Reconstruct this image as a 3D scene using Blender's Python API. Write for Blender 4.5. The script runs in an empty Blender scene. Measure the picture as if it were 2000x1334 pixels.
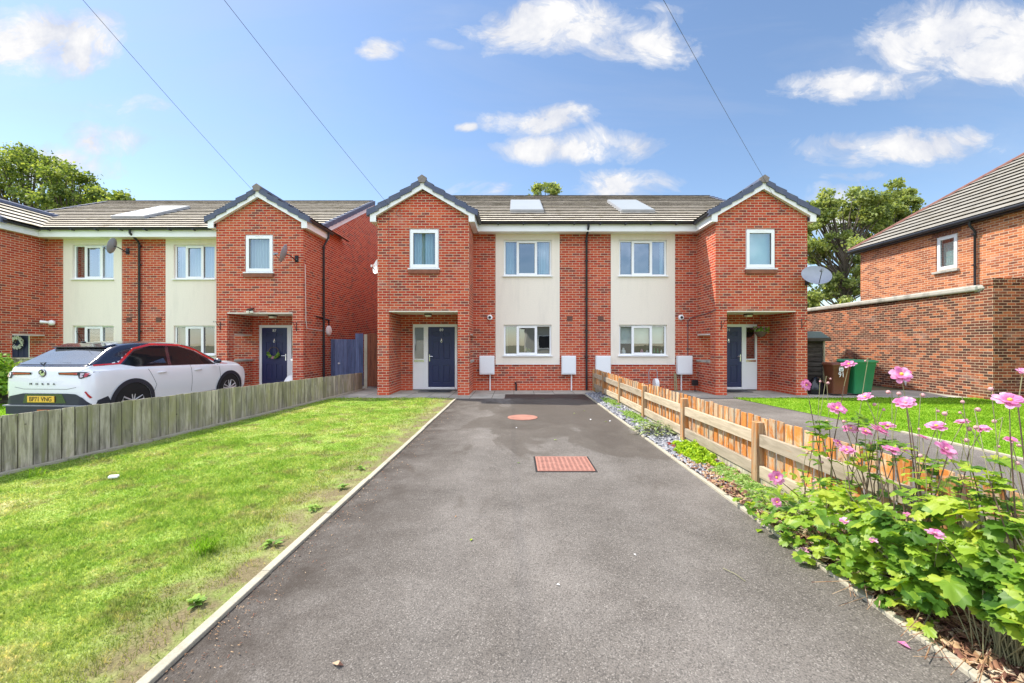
import bpy, bmesh, math, random
import numpy as np
from mathutils import Vector, Matrix
R = math.radians
random.seed(7)
rng = np.random.default_rng(11)
scene = bpy.context.scene
C = scene.collection

# ------------------------------------------------------------------ camera, sky, sun, exposure
EYE = 1.47          # eye height
F = 816.0           # focal length in pixels of a 2000 px wide picture
VX, VY = 1007.0, 672.0
cam_data = bpy.data.cameras.new('camera')
cam = bpy.data.objects.new('camera', cam_data)
C.objects.link(cam)
cam.location = (0, 0, EYE)
cam.rotation_euler = (R(90), 0, 0)
cam_data.sensor_width = 36
cam_data.sensor_fit = 'HORIZONTAL'
cam_data.lens = 36 * F / 2000
cam_data.shift_x = -(VX - 1000) / 2000
cam_data.shift_y = (VY - 667) / 2000
cam_data.clip_start = 0.05
cam_data.clip_end = 3000
scene.camera = cam

TO_SUN = Vector((-0.66, 0.29, 1.0)).normalized()
SUN_EL = math.asin(TO_SUN.z)
SUN_AZ = math.atan2(TO_SUN.x, TO_SUN.y)      # clockwise from +Y
sun_data = bpy.data.lights.new('sun', 'SUN')
sun_data.energy = 3.2
sun_data.angle = R(0.6)
sun_data.color = (1.0, 0.93, 0.82)
sun = bpy.data.objects.new('sun', sun_data)
C.objects.link(sun)
sun.rotation_euler = (-TO_SUN).to_track_quat('-Z', 'Y').to_euler()
sun.location = (-20, 8, 25)

scene.view_settings.view_transform = 'Standard'
scene.view_settings.look = 'None'
scene.view_settings.gamma = 1
scene.view_settings.exposure = 1.22
scene.cycles.max_bounces = 8
scene.cycles.transparent_max_bounces = 16
scene.cycles.use_denoising = True

# ------------------------------------------------------------------ node helpers
class NT:
    def __init__(self, tree):
        self.t = tree
    def n(self, typ, **kw):
        nd = self.t.nodes.new(typ)
        for k, v in kw.items():
            setattr(nd, k, v)
        return nd
    def link(self, a, b):
        self.t.links.new(a, b)
    def put(self, sock, val):
        if isinstance(val, bpy.types.NodeSocket):
            self.t.links.new(val, sock)
        elif val is not None:
            if hasattr(sock.default_value, '__len__') and isinstance(val, (tuple, list)):
                v = tuple(val)
                if len(sock.default_value) == 4 and len(v) == 3:
                    v = v + (1,)
                sock.default_value = v
            else:
                sock.default_value = val
    def math(self, op, a, b=None, c=None, clamp=False):
        nd = self.n('ShaderNodeMath', operation=op, use_clamp=clamp)
        self.put(nd.inputs[0], a)
        if b is not None: self.put(nd.inputs[1], b)
        if c is not None: self.put(nd.inputs[2], c)
        return nd.outputs[0]
    def noise(self, vec, scale, detail=3, rough=0.55, dist=0.0):
        nd = self.n('ShaderNodeTexNoise')
        if vec is not None: self.link(vec, nd.inputs['Vector'])
        nd.inputs['Scale'].default_value = scale
        nd.inputs['Detail'].default_value = detail
        nd.inputs['Roughness'].default_value = rough
        nd.inputs['Distortion'].default_value = dist
        return nd.outputs['Fac']
    def ramp(self, fac, stops, interp='LINEAR'):
        nd = self.n('ShaderNodeValToRGB')
        nd.color_ramp.interpolation = interp
        el = nd.color_ramp.elements
        while len(el) > 1: el.remove(el[-1])
        el[0].position = stops[0][0]; c = stops[0][1]
        el[0].color = (c if isinstance(c, tuple) else (c, c, c)) + (1,)
        for p, c in stops[1:]:
            e = el.new(p); e.color = (c if isinstance(c, tuple) else (c, c, c)) + (1,)
        self.put(nd.inputs[0], fac)
        return nd.outputs[0]
    def mix(self, fac, a, b, mode='MIX'):
        nd = self.n('ShaderNodeMix', data_type='RGBA', blend_type=mode)
        self.put(nd.inputs[0], fac); self.put(nd.inputs[6], a); self.put(nd.inputs[7], b)
        return nd.outputs[2]
    def pos(self):
        return self.n('ShaderNodeNewGeometry').outputs['Position']
    def scalev(self, vec, s):
        nd = self.n('ShaderNodeVectorMath', operation='MULTIPLY')
        self.link(vec, nd.inputs[0]); nd.inputs[1].default_value = s
        return nd.outputs[0]
    def sep(self, vec):
        nd = self.n('ShaderNodeSeparateXYZ'); self.link(vec, nd.inputs[0]); return nd.outputs
    def comb(self, x, y, z=0.0):
        nd = self.n('ShaderNodeCombineXYZ')
        self.put(nd.inputs[0], x); self.put(nd.inputs[1], y); self.put(nd.inputs[2], z)
        return nd.outputs[0]
    def bump(self, h, strength=0.3, dist=0.01, normal=None):
        nd = self.n('ShaderNodeBump')
        nd.inputs['Strength'].default_value = strength
        nd.inputs['Distance'].default_value = dist
        self.put(nd.inputs['Height'], h)
        if normal is not None: self.link(normal, nd.inputs['Normal'])
        return nd.outputs[0]
    def princ(self, color, rough=0.6, metal=0.0, normal=None, spec=None, coat=None):
        nd = self.n('ShaderNodeBsdfPrincipled')
        self.put(nd.inputs['Base Color'], color)
        self.put(nd.inputs['Roughness'], rough)
        self.put(nd.inputs['Metallic'], metal)
        if spec is not None: nd.inputs['Specular IOR Level'].default_value = spec
        if coat is not None:
            nd.inputs['Coat Weight'].default_value = coat
            nd.inputs['Coat Roughness'].default_value = 0.03
        if normal is not None: self.link(normal, nd.inputs['Normal'])
        return nd.outputs[0]

def material(name, fn):
    m = bpy.data.materials.new(name)
    m.use_nodes = True
    m.node_tree.nodes.clear()
    T = NT(m.node_tree)
    out = T.n('ShaderNodeOutputMaterial')
    T.link(fn(T), out.inputs['Surface'])
    return m

# ------------------------------------------------------------------ world: Nishita sky with drifting cumulus
world = bpy.data.worlds.new('World')
scene.world = world
world.use_nodes = True
world.node_tree.nodes.clear()
W = NT(world.node_tree)
wout = W.n('ShaderNodeOutputWorld')
sky = W.n('ShaderNodeTexSky', sky_type='NISHITA')
sky.sun_disc = False
sky.sun_elevation = SUN_EL
sky.sun_rotation = SUN_AZ
sky.altitude = 60
sky.air_density = 1.0
sky.dust_density = 0.35
sky.ozone_density = 0.9
tc = W.n('ShaderNodeTexCoord')
d = W.sep(tc.outputs['Generated'])
ady = W.math('MAXIMUM', W.math('ABSOLUTE', d[1]), 0.02)
cu = W.math('DIVIDE', d[0], ady)
cv = W.math('DIVIDE', d[2], ady)
cvec = W.comb(cu, cv, W.math('MULTIPLY', W.math('LESS_THAN', d[1], 0.0), 5.0))
wob1 = W.math('SUBTRACT', W.noise(cvec, 3.2, 4, 0.6), 0.5)
wn = W.n('ShaderNodeTexNoise'); W.link(W.comb(cv, cu, 2.0), wn.inputs['Vector']); wn.inputs['Scale'].default_value = 3.0; wn.inputs['Detail'].default_value = 4
wob2 = W.math('SUBTRACT', wn.outputs['Fac'], 0.5)
cu2 = W.math('MULTIPLY_ADD', wob1, 0.30, cu)
cv2 = W.math('MULTIPLY_ADD', wob2, 0.10, cv)
clouds = [(80, 85, 165, 72, 1.0), (1120, 55, 225, 55, 1.0), (1250, 85, 130, 50, 1.0), (758, 96, 42, 22, .75), (845, 92, 28, 12, .65),
          (1650, 166, 130, 32, 1.0), (1860, 75, 190, 85, 1.0), (1990, 95, 160, 95, 1.0), (1890, 150, 40, 22, .7), (1045, 236, 115, 27, .95),
          (1105, 288, 145, 36, .95), (1765, 284, 180, 38, 1.0), (1220, 362, 95, 34, .85), (215, 268, 105, 32, .55),
          (245, 206, 110, 20, .45), (905, 240, 22, 9, .8), (60, 330, 170, 50, .7), (1290, 12, 60, 12, .4), (1700, 335, 60, 12, .35), (940, 372, 60, 18, .45), (1640, 420, 90, 60, .7)]
acc = None
for (px, py, a, b, w) in clouds:
    u0, v0 = (px - VX) / F, (VY - py) / F
    du = W.math('DIVIDE', W.math('SUBTRACT', cu2, u0), a / F)
    # flat bases: squash below the centre
    dv0 = W.math('SUBTRACT', cv2, v0)
    dv = W.math('DIVIDE', dv0, b / F)
    r2 = W.math('ADD', W.math('MULTIPLY', du, du), W.math('MULTIPLY', dv, dv))
    m_ = W.math('MULTIPLY', W.math('SUBTRACT', 1.25, r2), w)
    acc = m_ if acc is None else W.math('MAXIMUM', acc, m_)
fine = W.noise(W.comb(W.math('MULTIPLY', cu, 0.62), cv, W.math('MULTIPLY', W.math('LESS_THAN', d[1], 0.0), 5.0)), 10.0, 9, 0.66, 0.7)
dens = W.math('ADD', acc, W.math('MULTIPLY', W.math('SUBTRACT', fine, 0.5), 3.4))
mask = W.ramp(dens, [(-0.0, 0.0), (0.4, 0.30), (0.8, 0.72), (1.4, 1.0)], 'EASE')
# thin high veil here and there
veil = W.ramp(W.noise(W.comb(W.math('MULTIPLY', cu, 0.8), W.math('MULTIPLY', cv, 3.0), 0.0), 1.6, 6, 0.6, 0.6), [(0.47, 0.0), (0.75, 0.22)])
mask = W.math('MAXIMUM', mask, veil)
back = W.ramp(W.math('ADD', W.noise(tc.outputs['Generated'], 2.2, 6, 0.6), W.math('MULTIPLY', d[2], 0.55)), [(0.62, 0.0), (0.80, 1.0)])  # extra unseen clouds behind the camera, added to brighten the shaded facades
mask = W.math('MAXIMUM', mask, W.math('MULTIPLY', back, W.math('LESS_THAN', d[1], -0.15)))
up = W.math('GREATER_THAN', d[2], 0.0)
mask = W.math('MULTIPLY', mask, up)
shade = W.ramp(W.math('ADD', W.math('MULTIPLY', W.noise(cvec, 7.0, 7, 0.6), 0.9), W.math('MULTIPLY', dens, 0.16)), [(0.40, (0.60, 0.65, 0.78)), (0.74, (1.0, 0.99, 0.98))])
hs = W.n('ShaderNodeHueSaturation')
W.link(sky.outputs[0], hs.inputs['Color'])
hs.inputs['Saturation'].default_value = 1.04
hs.inputs['Value'].default_value = 0.60
cl = W.n('ShaderNodeVectorMath', operation='MULTIPLY')
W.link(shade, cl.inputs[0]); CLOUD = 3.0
# clouds behind the camera are boosted, an added fill for the shaded fronts
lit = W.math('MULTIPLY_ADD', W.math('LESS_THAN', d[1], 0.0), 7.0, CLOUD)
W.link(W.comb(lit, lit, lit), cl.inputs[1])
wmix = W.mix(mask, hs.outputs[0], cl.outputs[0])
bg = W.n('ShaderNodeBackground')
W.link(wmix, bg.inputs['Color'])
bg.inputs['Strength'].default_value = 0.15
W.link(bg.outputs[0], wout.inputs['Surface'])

# ------------------------------------------------------------------ mesh builder
def loc_of(o):
    v = Vector((0, 0, 0))
    while o is not None:
        v = v + o.location
        o = o.parent
    return v

class MB:
    def __init__(self):
        self.v = []; self.f = []
    def add(self, vs, fs):
        b = len(self.v)
        self.v.extend([tuple(p) for p in vs])
        self.f.extend([tuple(i + b for i in q) for q in fs])
        return self
    def quad(self, *p):
        return self.add(p, [tuple(range(len(p)))])
    def box(self, x0, x1, y0, y1, z0, z1):
        x0, x1 = min(x0, x1), max(x0, x1); y0, y1 = min(y0, y1), max(y0, y1); z0, z1 = min(z0, z1), max(z0, z1)
        return self.add([(x0,y0,z0),(x1,y0,z0),(x1,y1,z0),(x0,y1,z0),(x0,y0,z1),(x1,y0,z1),(x1,y1,z1),(x0,y1,z1)],
                        [(0,3,2,1),(4,5,6,7),(0,1,5,4),(1,2,6,5),(2,3,7,6),(3,0,4,7)])
    def obox(self, c, ax, ay, az, hx, hy, hz):
        c = Vector(c); ax = Vector(ax).normalized(); ay = Vector(ay).normalized(); az = Vector(az).normalized()
        vs = []
        for sz in (-1, 1):
            for sx, sy in ((-1,-1),(1,-1),(1,1),(-1,1)):
                vs.append(c + ax*hx*sx + ay*hy*sy + az*hz*sz)
        return self.add(vs, [(0,3,2,1),(4,5,6,7),(0,1,5,4),(1,2,6,5),(2,3,7,6),(3,0,4,7)])
    def prism(self, poly, axis, a0, a1):
        n = len(poly)
        def P(p, a):
            return {'x': (a, p[0], p[1]), 'y': (p[0], a, p[1]), 'z': (p[0], p[1], a)}[axis]
        vs = [P(p, a0) for p in poly] + [P(p, a1) for p in poly]
        fs = [tuple(range(n))[::-1], tuple(range(n, 2*n))] + [(i, (i+1) % n, n+(i+1) % n, n+i) for i in range(n)]
        return self.add(vs, fs)
    def tube(self, pts, r, n=8, caps=True, r1=None):
        pts = [Vector(p) for p in pts]
        m = len(pts)
        rings = []
        prev = None
        for i, p in enumerate(pts):
            t = (pts[min(i+1, m-1)] - pts[max(i-1, 0)]).normalized()
            if prev is None:
                a = Vector((0,0,1)) if abs(t.z) < 0.9 else Vector((1,0,0))
                u = t.cross(a).normalized()
            else:
                u = (prev - t * prev.dot(t)).normalized()
            prev = u
            w = t.cross(u)
            rr = r if r1 is None else r + (r1 - r) * i / max(1, m-1)
            if isinstance(rr, (list, tuple)): rr = rr[i]
            rings.append([p + (u*math.cos(2*math.pi*k/n) + w*math.sin(2*math.pi*k/n))*rr for k in range(n)])
        vs = [q for rg in rings for q in rg]
        fs = [(i*n+k, i*n+(k+1) % n, (i+1)*n+(k+1) % n, (i+1)*n+k) for i in range(m-1) for k in range(n)]
        if caps:
            fs += [tuple(range(n))[::-1], tuple(range((m-1)*n, m*n))]
        return self.add(vs, fs)
    def lathe(self, prof, c, n=24, axis='z', caps=True):
        c = Vector(c)
        vs = []
        for r, h in prof:
            for k in range(n):
                a = 2*math.pi*k/n
                q = {'z': (r*math.cos(a), r*math.sin(a), h), 'x': (h, r*math.cos(a), r*math.sin(a)), 'y': (r*math.cos(a), h, r*math.sin(a))}[axis]
                vs.append(c + Vector(q))
        m = len(prof)
        fs = [(i*n+k, i*n+(k+1) % n, (i+1)*n+(k+1) % n, (i+1)*n+k) for i in range(m-1) for k in range(n)]
        if caps:
            fs += [tuple(range(n))[::-1], tuple(range((m-1)*n, m*n))]
        return self.add(vs, fs)
    def ball(self, c, r, n=10, m=7):
        r = (r, r, r) if not hasattr(r, '__len__') else r
        vs = []; c = Vector(c)
        for i in range(m+1):
            ph = math.pi*i/m
            for k in range(n):
                a = 2*math.pi*k/n
                vs.append(c + Vector((r[0]*math.sin(ph)*math.cos(a), r[1]*math.sin(ph)*math.sin(a), r[2]*math.cos(ph))))
        fs = [(i*n+k, i*n+(k+1) % n, (i+1)*n+(k+1) % n, (i+1)*n+k) for i in range(m) for k in range(n)]
        return self.add(vs, fs)
    def wall(self, axis, a0, a1, z0, z1, t0, t1, holes=()):
        """upright slab along 'x' or 'y', from a0 to a1, thickness t0..t1, with rectangular holes (h0,h1,hz0,hz1)"""
        a0, a1 = min(a0, a1), max(a0, a1)
        holes = [(min(h[0], h[1]), max(h[0], h[1]), h[2], h[3]) for h in holes]
        As = sorted(set([a0, a1] + [min(max(h, a0), a1) for q in holes for h in q[:2]]))
        Zs = sorted(set([z0, z1] + [min(max(h, z0), z1) for q in holes for h in q[2:]]))
        def full(i, j):
            if i < 0 or j < 0 or i >= len(As)-1 or j >= len(Zs)-1: return False
            ca = (As[i]+As[i+1])/2; cz = (Zs[j]+Zs[j+1])/2
            return not any(h[0] < ca < h[1] and h[2] < cz < h[3] for h in holes)
        def P(a, t, z):
            return (a, t, z) if axis == 'x' else (t, a, z)
        for i in range(len(As)-1):
            for j in range(len(Zs)-1):
                if not full(i, j): continue
                p, q, u, w = As[i], As[i+1], Zs[j], Zs[j+1]
                self.quad(P(p,t0,u), P(q,t0,u), P(q,t0,w), P(p,t0,w))
                self.quad(P(p,t1,u), P(p,t1,w), P(q,t1,w), P(q,t1,u))
                if not full(i-1, j): self.quad(P(p,t0,u), P(p,t0,w), P(p,t1,w), P(p,t1,u))
                if not full(i+1, j): self.quad(P(q,t0,u), P(q,t1,u), P(q,t1,w), P(q,t0,w))
                if not full(i, j-1): self.quad(P(p,t0,u), P(p,t1,u), P(q,t1,u), P(q,t0,u))
                if not full(i, j+1): self.quad(P(p,t0,w), P(q,t0,w), P(q,t1,w), P(p,t1,w))
        return self
    def build(self, name, m, parent=None, smooth=False, bevel=0, local=False, recalc=True, sharp=40, origin=None):
        me = bpy.data.meshes.new(name)
        o = bpy.data.objects.new(name, me)
        if parent is not None:
            o.parent = parent
            off = Vector((0,0,0)) if local else loc_of(parent)
        else:
            if origin is None:
                a = np.array(self.v)
                off = Vector((float((a[:,0].min()+a[:,0].max())/2), float((a[:,1].min()+a[:,1].max())/2), float(a[:,2].min())))
            else:
                off = Vector(origin)
            o.location = off
        me.from_pydata([tuple(Vector(p) - off) for p in self.v], [], self.f)
        C.objects.link(o)
        me.materials.append(m)
        if recalc or smooth:
            bm = bmesh.new(); bm.from_mesh(me)
            bmesh.ops.remove_doubles(bm, verts=bm.verts, dist=1e-5)
            if recalc: bmesh.ops.recalc_face_normals(bm, faces=bm.faces)
            if smooth:
                for f in bm.faces: f.smooth = True
                for e in bm.edges:
                    if len(e.link_faces) == 2 and e.calc_face_angle(0) > R(sharp): e.smooth = False
            bm.to_mesh(me); bm.free()
        if bevel:
            b = o.modifiers.new('bevel', 'BEVEL'); b.width = bevel; b.segments = 2; b.limit_method = 'ANGLE'
        return o

def fast_mesh(name, verts, faces, m, parent=None, origin=None, smooth=False):
    """numpy triangles / quads -> object"""
    me = bpy.data.meshes.new(name)
    verts = np.asarray(verts, dtype=np.float32); faces = np.asarray(faces, dtype=np.int32)
    off = np.array(loc_of(parent) if parent is not None else (origin or (0,0,0)), dtype=np.float32)
    verts = verts - off
    k = faces.shape[1]
    me.vertices.add(len(verts)); me.vertices.foreach_set('co', verts.ravel())
    me.loops.add(faces.size); me.loops.foreach_set('vertex_index', faces.ravel())
    me.polygons.add(len(faces))
    me.polygons.foreach_set('loop_start', np.arange(0, faces.size, k, dtype=np.int32))
    me.polygons.foreach_set('loop_total', np.full(len(faces), k, dtype=np.int32))
    if smooth: me.polygons.foreach_set('use_smooth', np.ones(len(faces), dtype=bool))
    me.update(calc_edges=True)
    me.materials.append(m)
    o = bpy.data.objects.new(name, me)
    if parent is not None: o.parent = parent
    else: o.location = tuple(float(q) for q in off)
    C.objects.link(o)
    return o

def tag(o, label=None, cat=None, group=None, kind=None):
    if label: o['label'] = label
    if cat: o['category'] = cat
    if group: o['group'] = group
    if kind: o['kind'] = kind
    return o
def thing(name, loc, label, cat, group=None, rz=0):
    o = bpy.data.objects.new(name, None); C.objects.link(o)
    o.empty_display_size = 0.2
    o.location = loc; o.rotation_euler = (0, 0, rz)
    return tag(o, label, cat, group)
def text_mesh(name, s, size, m, parent, mat4, depth=0.004, local=False, align='CENTER', spacing=1.0):
    cu = bpy.data.curves.new('txt', 'FONT')
    cu.body = s; cu.size = size; cu.align_x = align; cu.align_y = 'CENTER'; cu.extrude = depth/2
    cu.space_character = spacing
    to = bpy.data.objects.new('txt', cu); C.objects.link(to)
    dg = bpy.context.evaluated_depsgraph_get()
    me = bpy.data.meshes.new_from_object(to.evaluated_get(dg))
    bpy.data.objects.remove(to); bpy.data.curves.remove(cu)
    off = Vector((0,0,0)) if (local or parent is None) else loc_of(parent)
    me.transform(Matrix.Translation(-off) @ mat4)
    me.materials.clear(); me.materials.append(m)
    o = bpy.data.objects.new(name, me); C.objects.link(o)
    o.parent = parent
    return o
FACE = Matrix.Rotation(R(90), 4, 'X')      # text upright facing -Y
def on_wall(x, y, z): return Matrix.Translation((x, y, z)) @ FACE

def unp(px, py, D):          # a point of the photograph at depth D
    return Vector(((px-VX)*D/F, D, EYE + (VY-py)*D/F))
# ------------------------------------------------------------------ materials
def brick_mat(name, ramp_stops, mortar, dark_amt=0.5, bands=None, rot=0.0):
    def fn(T):
        g = T.n('ShaderNodeNewGeometry')
        p = T.sep(g.outputs['Position']); nn = T.sep(g.outputs['True Normal'])
        side = T.math('GREATER_THAN', T.math('ABSOLUTE', nn[0]), 0.7)
        u = T.math('ADD', T.math('MULTIPLY', side, p[1]), T.math('MULTIPLY', T.math('SUBTRACT', 1.0, side), p[0]))
        v = T.math('ADD', p[2], 300.0)
        uv = T.comb(T.math('ADD', u, 225.0), v, 0.0)
        b = T.n('ShaderNodeTexBrick', offset=0.5, offset_frequency=2, squash=1.0)
        T.link(uv, b.inputs['Vector'])
        b.inputs['Color1'].default_value = (0, 0, 0, 1); b.inputs['Color2'].default_value = (1, 1, 1, 1)
        b.inputs['Mortar'].default_value = (0.5, 0.5, 0.5, 1)
        b.inputs['Scale'].default_value = 1.0; b.inputs['Mortar Size'].default_value = 0.0075
        b.inputs['Mortar Smooth'].default_value = 0.25; b.inputs['Bias'].default_value = 0.0
        b.inputs['Brick Width'].default_value = 0.225; b.inputs['Row Height'].default_value = 0.075
        # colour of each brick, with burnt ends
        uvw = T.comb(T.math('MULTIPLY', u, 9.0), T.math('MULTIPLY', v, 3.0), 0.0)
        inner = T.noise(uvw, 1.3, 3, 0.6)
        val = T.math('ADD', T.math('MULTIPLY', b.outputs['Color'], 0.75), T.math('MULTIPLY', inner, 0.5))
        col = T.ramp(val, ramp_stops)
        big = T.noise(g.outputs['Position'], 0.7, 4, 0.6)
        col = T.mix(1.0, col, T.ramp(big, [(0.3, (0.86, 0.86, 0.86)), (0.7, (1.1, 1.08, 1.05))]), 'MULTIPLY')
        if bands:
            for (z0, z1, cc, amt) in bands:
                m = T.math('MULTIPLY', T.math('GREATER_THAN', p[2], z0), T.math('LESS_THAN', p[2], z1))
                col = T.mix(T.math('MULTIPLY', m, amt), col, cc)
        grain = T.noise(g.outputs['Position'], 120, 2, 0.6)
        col = T.mix(1.0, col, T.ramp(grain, [(0.25, (0.82, 0.82, 0.82)), (0.75, (1.12, 1.12, 1.12))]), 'MULTIPLY')
        # lime bloom on some patches
        bloom = T.ramp(T.noise(T.comb(T.math('MULTIPLY', u, 1.0), T.math('MULTIPLY', p[2], 2.4), 0.0), 1.1, 5, 0.65), [(0.56, 0.0), (0.74, 0.32)])
        col = T.mix(bloom, col, (0.55, 0.40, 0.34))
        mcol = T.mix(T.noise(g.outputs['Position'], 14, 3), tuple(x*0.85 for x in mortar), tuple(min(1, x*1.12) for x in mortar))
        col = T.mix(b.outputs['Fac'], col, mcol)
        h = T.math('ADD', T.math('MULTIPLY', T.math('SUBTRACT', 1.0, b.outputs['Fac']), 1.0), T.math('MULTIPLY', grain, 0.25))
        return T.princ(col, 0.88, normal=T.bump(h, 0.6, 0.006), spec=0.25)
    return material(name, fn)

M = {}
M['brick'] = brick_mat('brick_red', [(0.10, (0.12, 0.055, 0.05)), (0.30, (0.26, 0.055, 0.038)), (0.44, (0.44, 0.050, 0.026)), (0.70, (0.50, 0.072, 0.031)), (0.95, (0.54, 0.105, 0.046))],
                       (0.62, 0.485, 0.345), bands=[(-0.2, 0.225, (0.62, 0.09, 0.035), 0.75)])
M['old_brick'] = brick_mat('brick_orange', [(0.15, (0.15, 0.06, 0.038)), (0.42, (0.31, 0.095, 0.045)), (0.62, (0.44, 0.135, 0.055)), (0.85, (0.54, 0.20, 0.085))],
                           (0.62, 0.48, 0.34))
M['dark_brick'] = brick_mat('brick_brown', [(0.18, (0.055, 0.028, 0.022)), (0.50, (0.13, 0.045, 0.028)), (0.76, (0.24, 0.07, 0.035)), (0.95, (0.42, 0.14, 0.06))],
                            (0.52, 0.40, 0.28))

def plain(name, col, rough=0.5, var=0.12, scale=6.0, metal=0.0, bump=0.0, spec=None, coat=None, vs=(1, 1, 1), dark=None):
    def fn(T):
        p = T.scalev(T.pos(), vs)
        n = T.noise(p, scale, 4, 0.6)
        c = T.ramp(n, [(0.25, tuple(x*(1-var) for x in col)), (0.75, tuple(min(1, x*(1+var)) for x in col))])
        nrm = T.bump(T.noise(p, scale*6, 3), bump, 0.004) if bump else None
        return T.princ(c, rough, metal, nrm, spec, coat)
    return material(name, fn)

def stained(name, col, stain, rough=0.7, scale=1.5, lo=0.5, hi=0.75, amt=0.6, vs=(1, 1, 1), bump=0.0, fine=0.08):
    def fn(T):
        g = T.pos(); p = T.scalev(g, vs)
        c = T.mix(T.ramp(T.noise(p, scale, 6, 0.65), [(lo, 0.0), (hi, amt)]), col, stain)
        c = T.mix(1.0, c, T.ramp(T.noise(g, scale*25, 3, 0.6), [(0.25, 1-fine), (0.75, 1+fine)]), 'MULTIPLY')
        nrm = T.bump(T.noise(g, scale*40, 3), bump, 0.003) if bump else None
        return T.princ(c, rough, 0, nrm, 0.3)
    return material(name, fn)

M['render'] = stained('cream_render', (0.82, 0.745, 0.64), (0.66, 0.60, 0.52), 0.85, 1.6, 0.50, 0.76, 0.45, (2.2, 2.2, 0.35), 0.25, 0.05)
M['upvc'] = stained('white_plastic', (0.86, 0.87, 0.87), (0.68, 0.68, 0.64), 0.35, 3.0, 0.62, 0.85, 0.3, (1, 1, 1), 0, 0.01)
M['fascia'] = stained('white_board', (0.84, 0.84, 0.83), (0.60, 0.58, 0.52), 0.4, 2.0, 0.55, 0.8, 0.4, (1, 1, 3), 0, 0.02)
M['soffit'] = plain('soffit_board', (0.74, 0.70, 0.60), 0.6, 0.04)
M['sill'] = plain('sill_tile', (0.24, 0.085, 0.05), 0.7, 0.3, 9.0, bump=0.3)
M['coping'] = stained('concrete_coping', (0.44, 0.43, 0.38), (0.17, 0.17, 0.15), 0.85, 3.0, 0.45, 0.7, 0.7, (1, 1, 1), 0.4)
M['gutter'] = plain('dark_plastic', (0.018, 0.02, 0.026), 0.35, 0.2)
M['verge'] = stained('slate_blue_tile', (0.085, 0.10, 0.155), (0.17, 0.18, 0.20), 0.55, 4.0, 0.5, 0.75, 0.5, (1, 1, 1), 0.1)
M['ridge_end'] = plain('clay_grey', (0.22, 0.19, 0.17), 0.8, 0.2, 12)
M['lead'] = plain('lead_grey', (0.26, 0.27, 0.29), 0.5, 0.15)
M['door'] = plain('navy_door', (0.020, 0.028, 0.095), 0.38, 0.06, 9, bump=0.05)
M['chrome'] = plain('chrome', (0.75, 0.75, 0.74), 0.22, 0.03, metal=1.0)
M['silver'] = plain('silver_paint', (0.80, 0.80, 0.78), 0.35, 0.03)
M['black'] = plain('black_plastic', (0.012, 0.012, 0.014), 0.4, 0.2)
M['vent'] = plain('brown_vent', (0.16, 0.065, 0.045), 0.6, 0.2)
M['meter'] = stained('meter_box_white', (0.80, 0.82, 0.83), (0.58, 0.58, 0.54), 0.5, 4, 0.6, 0.85, 0.35)
M['light_glass'] = plain('frosted_diffuser', (0.80, 0.78, 0.68), 0.35, 0.03)
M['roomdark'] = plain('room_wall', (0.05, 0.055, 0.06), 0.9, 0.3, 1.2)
M['solar'] = plain('flat_panel_white', (0.36, 0.38, 0.37), 0.3, 0.05, 2.0)
M['wire'] = plain('black_cable', (0.10, 0.10, 0.11), 0.6, 0.1)
M['dish'] = plain('dish_grey', (0.30, 0.32, 0.36), 0.45, 0.08)
M['dish_white'] = plain('dish_white', (0.74, 0.75, 0.74), 0.45, 0.08)
M['paper'] = plain('litter_white', (0.85, 0.85, 0.85), 0.7, 0.04)

def glassfn(refl, tint):
    def fn(T):
        tr = T.n('ShaderNodeBsdfTransparent'); tr.inputs[0].default_value = tint + (1,)
        gl = T.n('ShaderNodeBsdfGlossy'); gl.inputs['Roughness'].default_value = 0.0
        gl.inputs['Color'].default_value = (0.92, 0.96, 1.0, 1)
        # old double glazing: very slightly wavy reflections
        T.link(T.bump(T.noise(T.pos(), 2.2, 2), 0.05, 0.01), gl.inputs['Normal'])
        mx = T.n('ShaderNodeMixShader')
        lw = T.n('ShaderNodeLayerWeight'); lw.inputs[0].default_value = 0.5
        T.link(T.math('MULTIPLY_ADD', lw.outputs['Facing'], 0.5, refl, clamp=True), mx.inputs[0])
        T.link(tr.outputs[0], mx.inputs[1]); T.link(gl.outputs[0], mx.inputs[2])
        return mx.outputs[0]
    return fn
M['glass'] = material('window_glass', glassfn(0.34, (0.80, 0.85, 0.86)))
M['glass_clear'] = material('window_glass_clear', glassfn(0.22, (0.80, 0.86, 0.86)))
def curtain(name, col, fold=60.0):
    def fn(T):
        p = T.sep(T.pos())
        w = T.math('SINE', T.math('MULTIPLY', T.math('ADD', p[0], T.math('MULTIPLY', T.noise(T.pos(), 3, 2), 0.05)), fold))
        c = T.mix(T.ramp(T.math('MULTIPLY_ADD', w, 0.5, 0.5), [(0.0, 0.0), (1.0, 1.0)]), tuple(x*0.80 for x in col), col)
        return T.princ(c, 0.9, 0, T.bump(w, 0.6, 0.02))
    return material(name, fn)
M['curtain_aqua'] = curtain('aqua_curtain', (0.52, 0.74, 0.78), 75)
M['curtain_green'] = curtain('green_curtain', (0.30, 0.38, 0.32), 70)
M['blind_vert'] = curtain('vertical_blind', (0.70, 0.76, 0.76), 70)
M['blind_roller'] = plain('roller_blind', (0.70, 0.75, 0.70), 0.8, 0.03)
M['blind_aqua'] = plain('roller_blind_aqua', (0.55, 0.76, 0.76), 0.8, 0.03)

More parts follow.
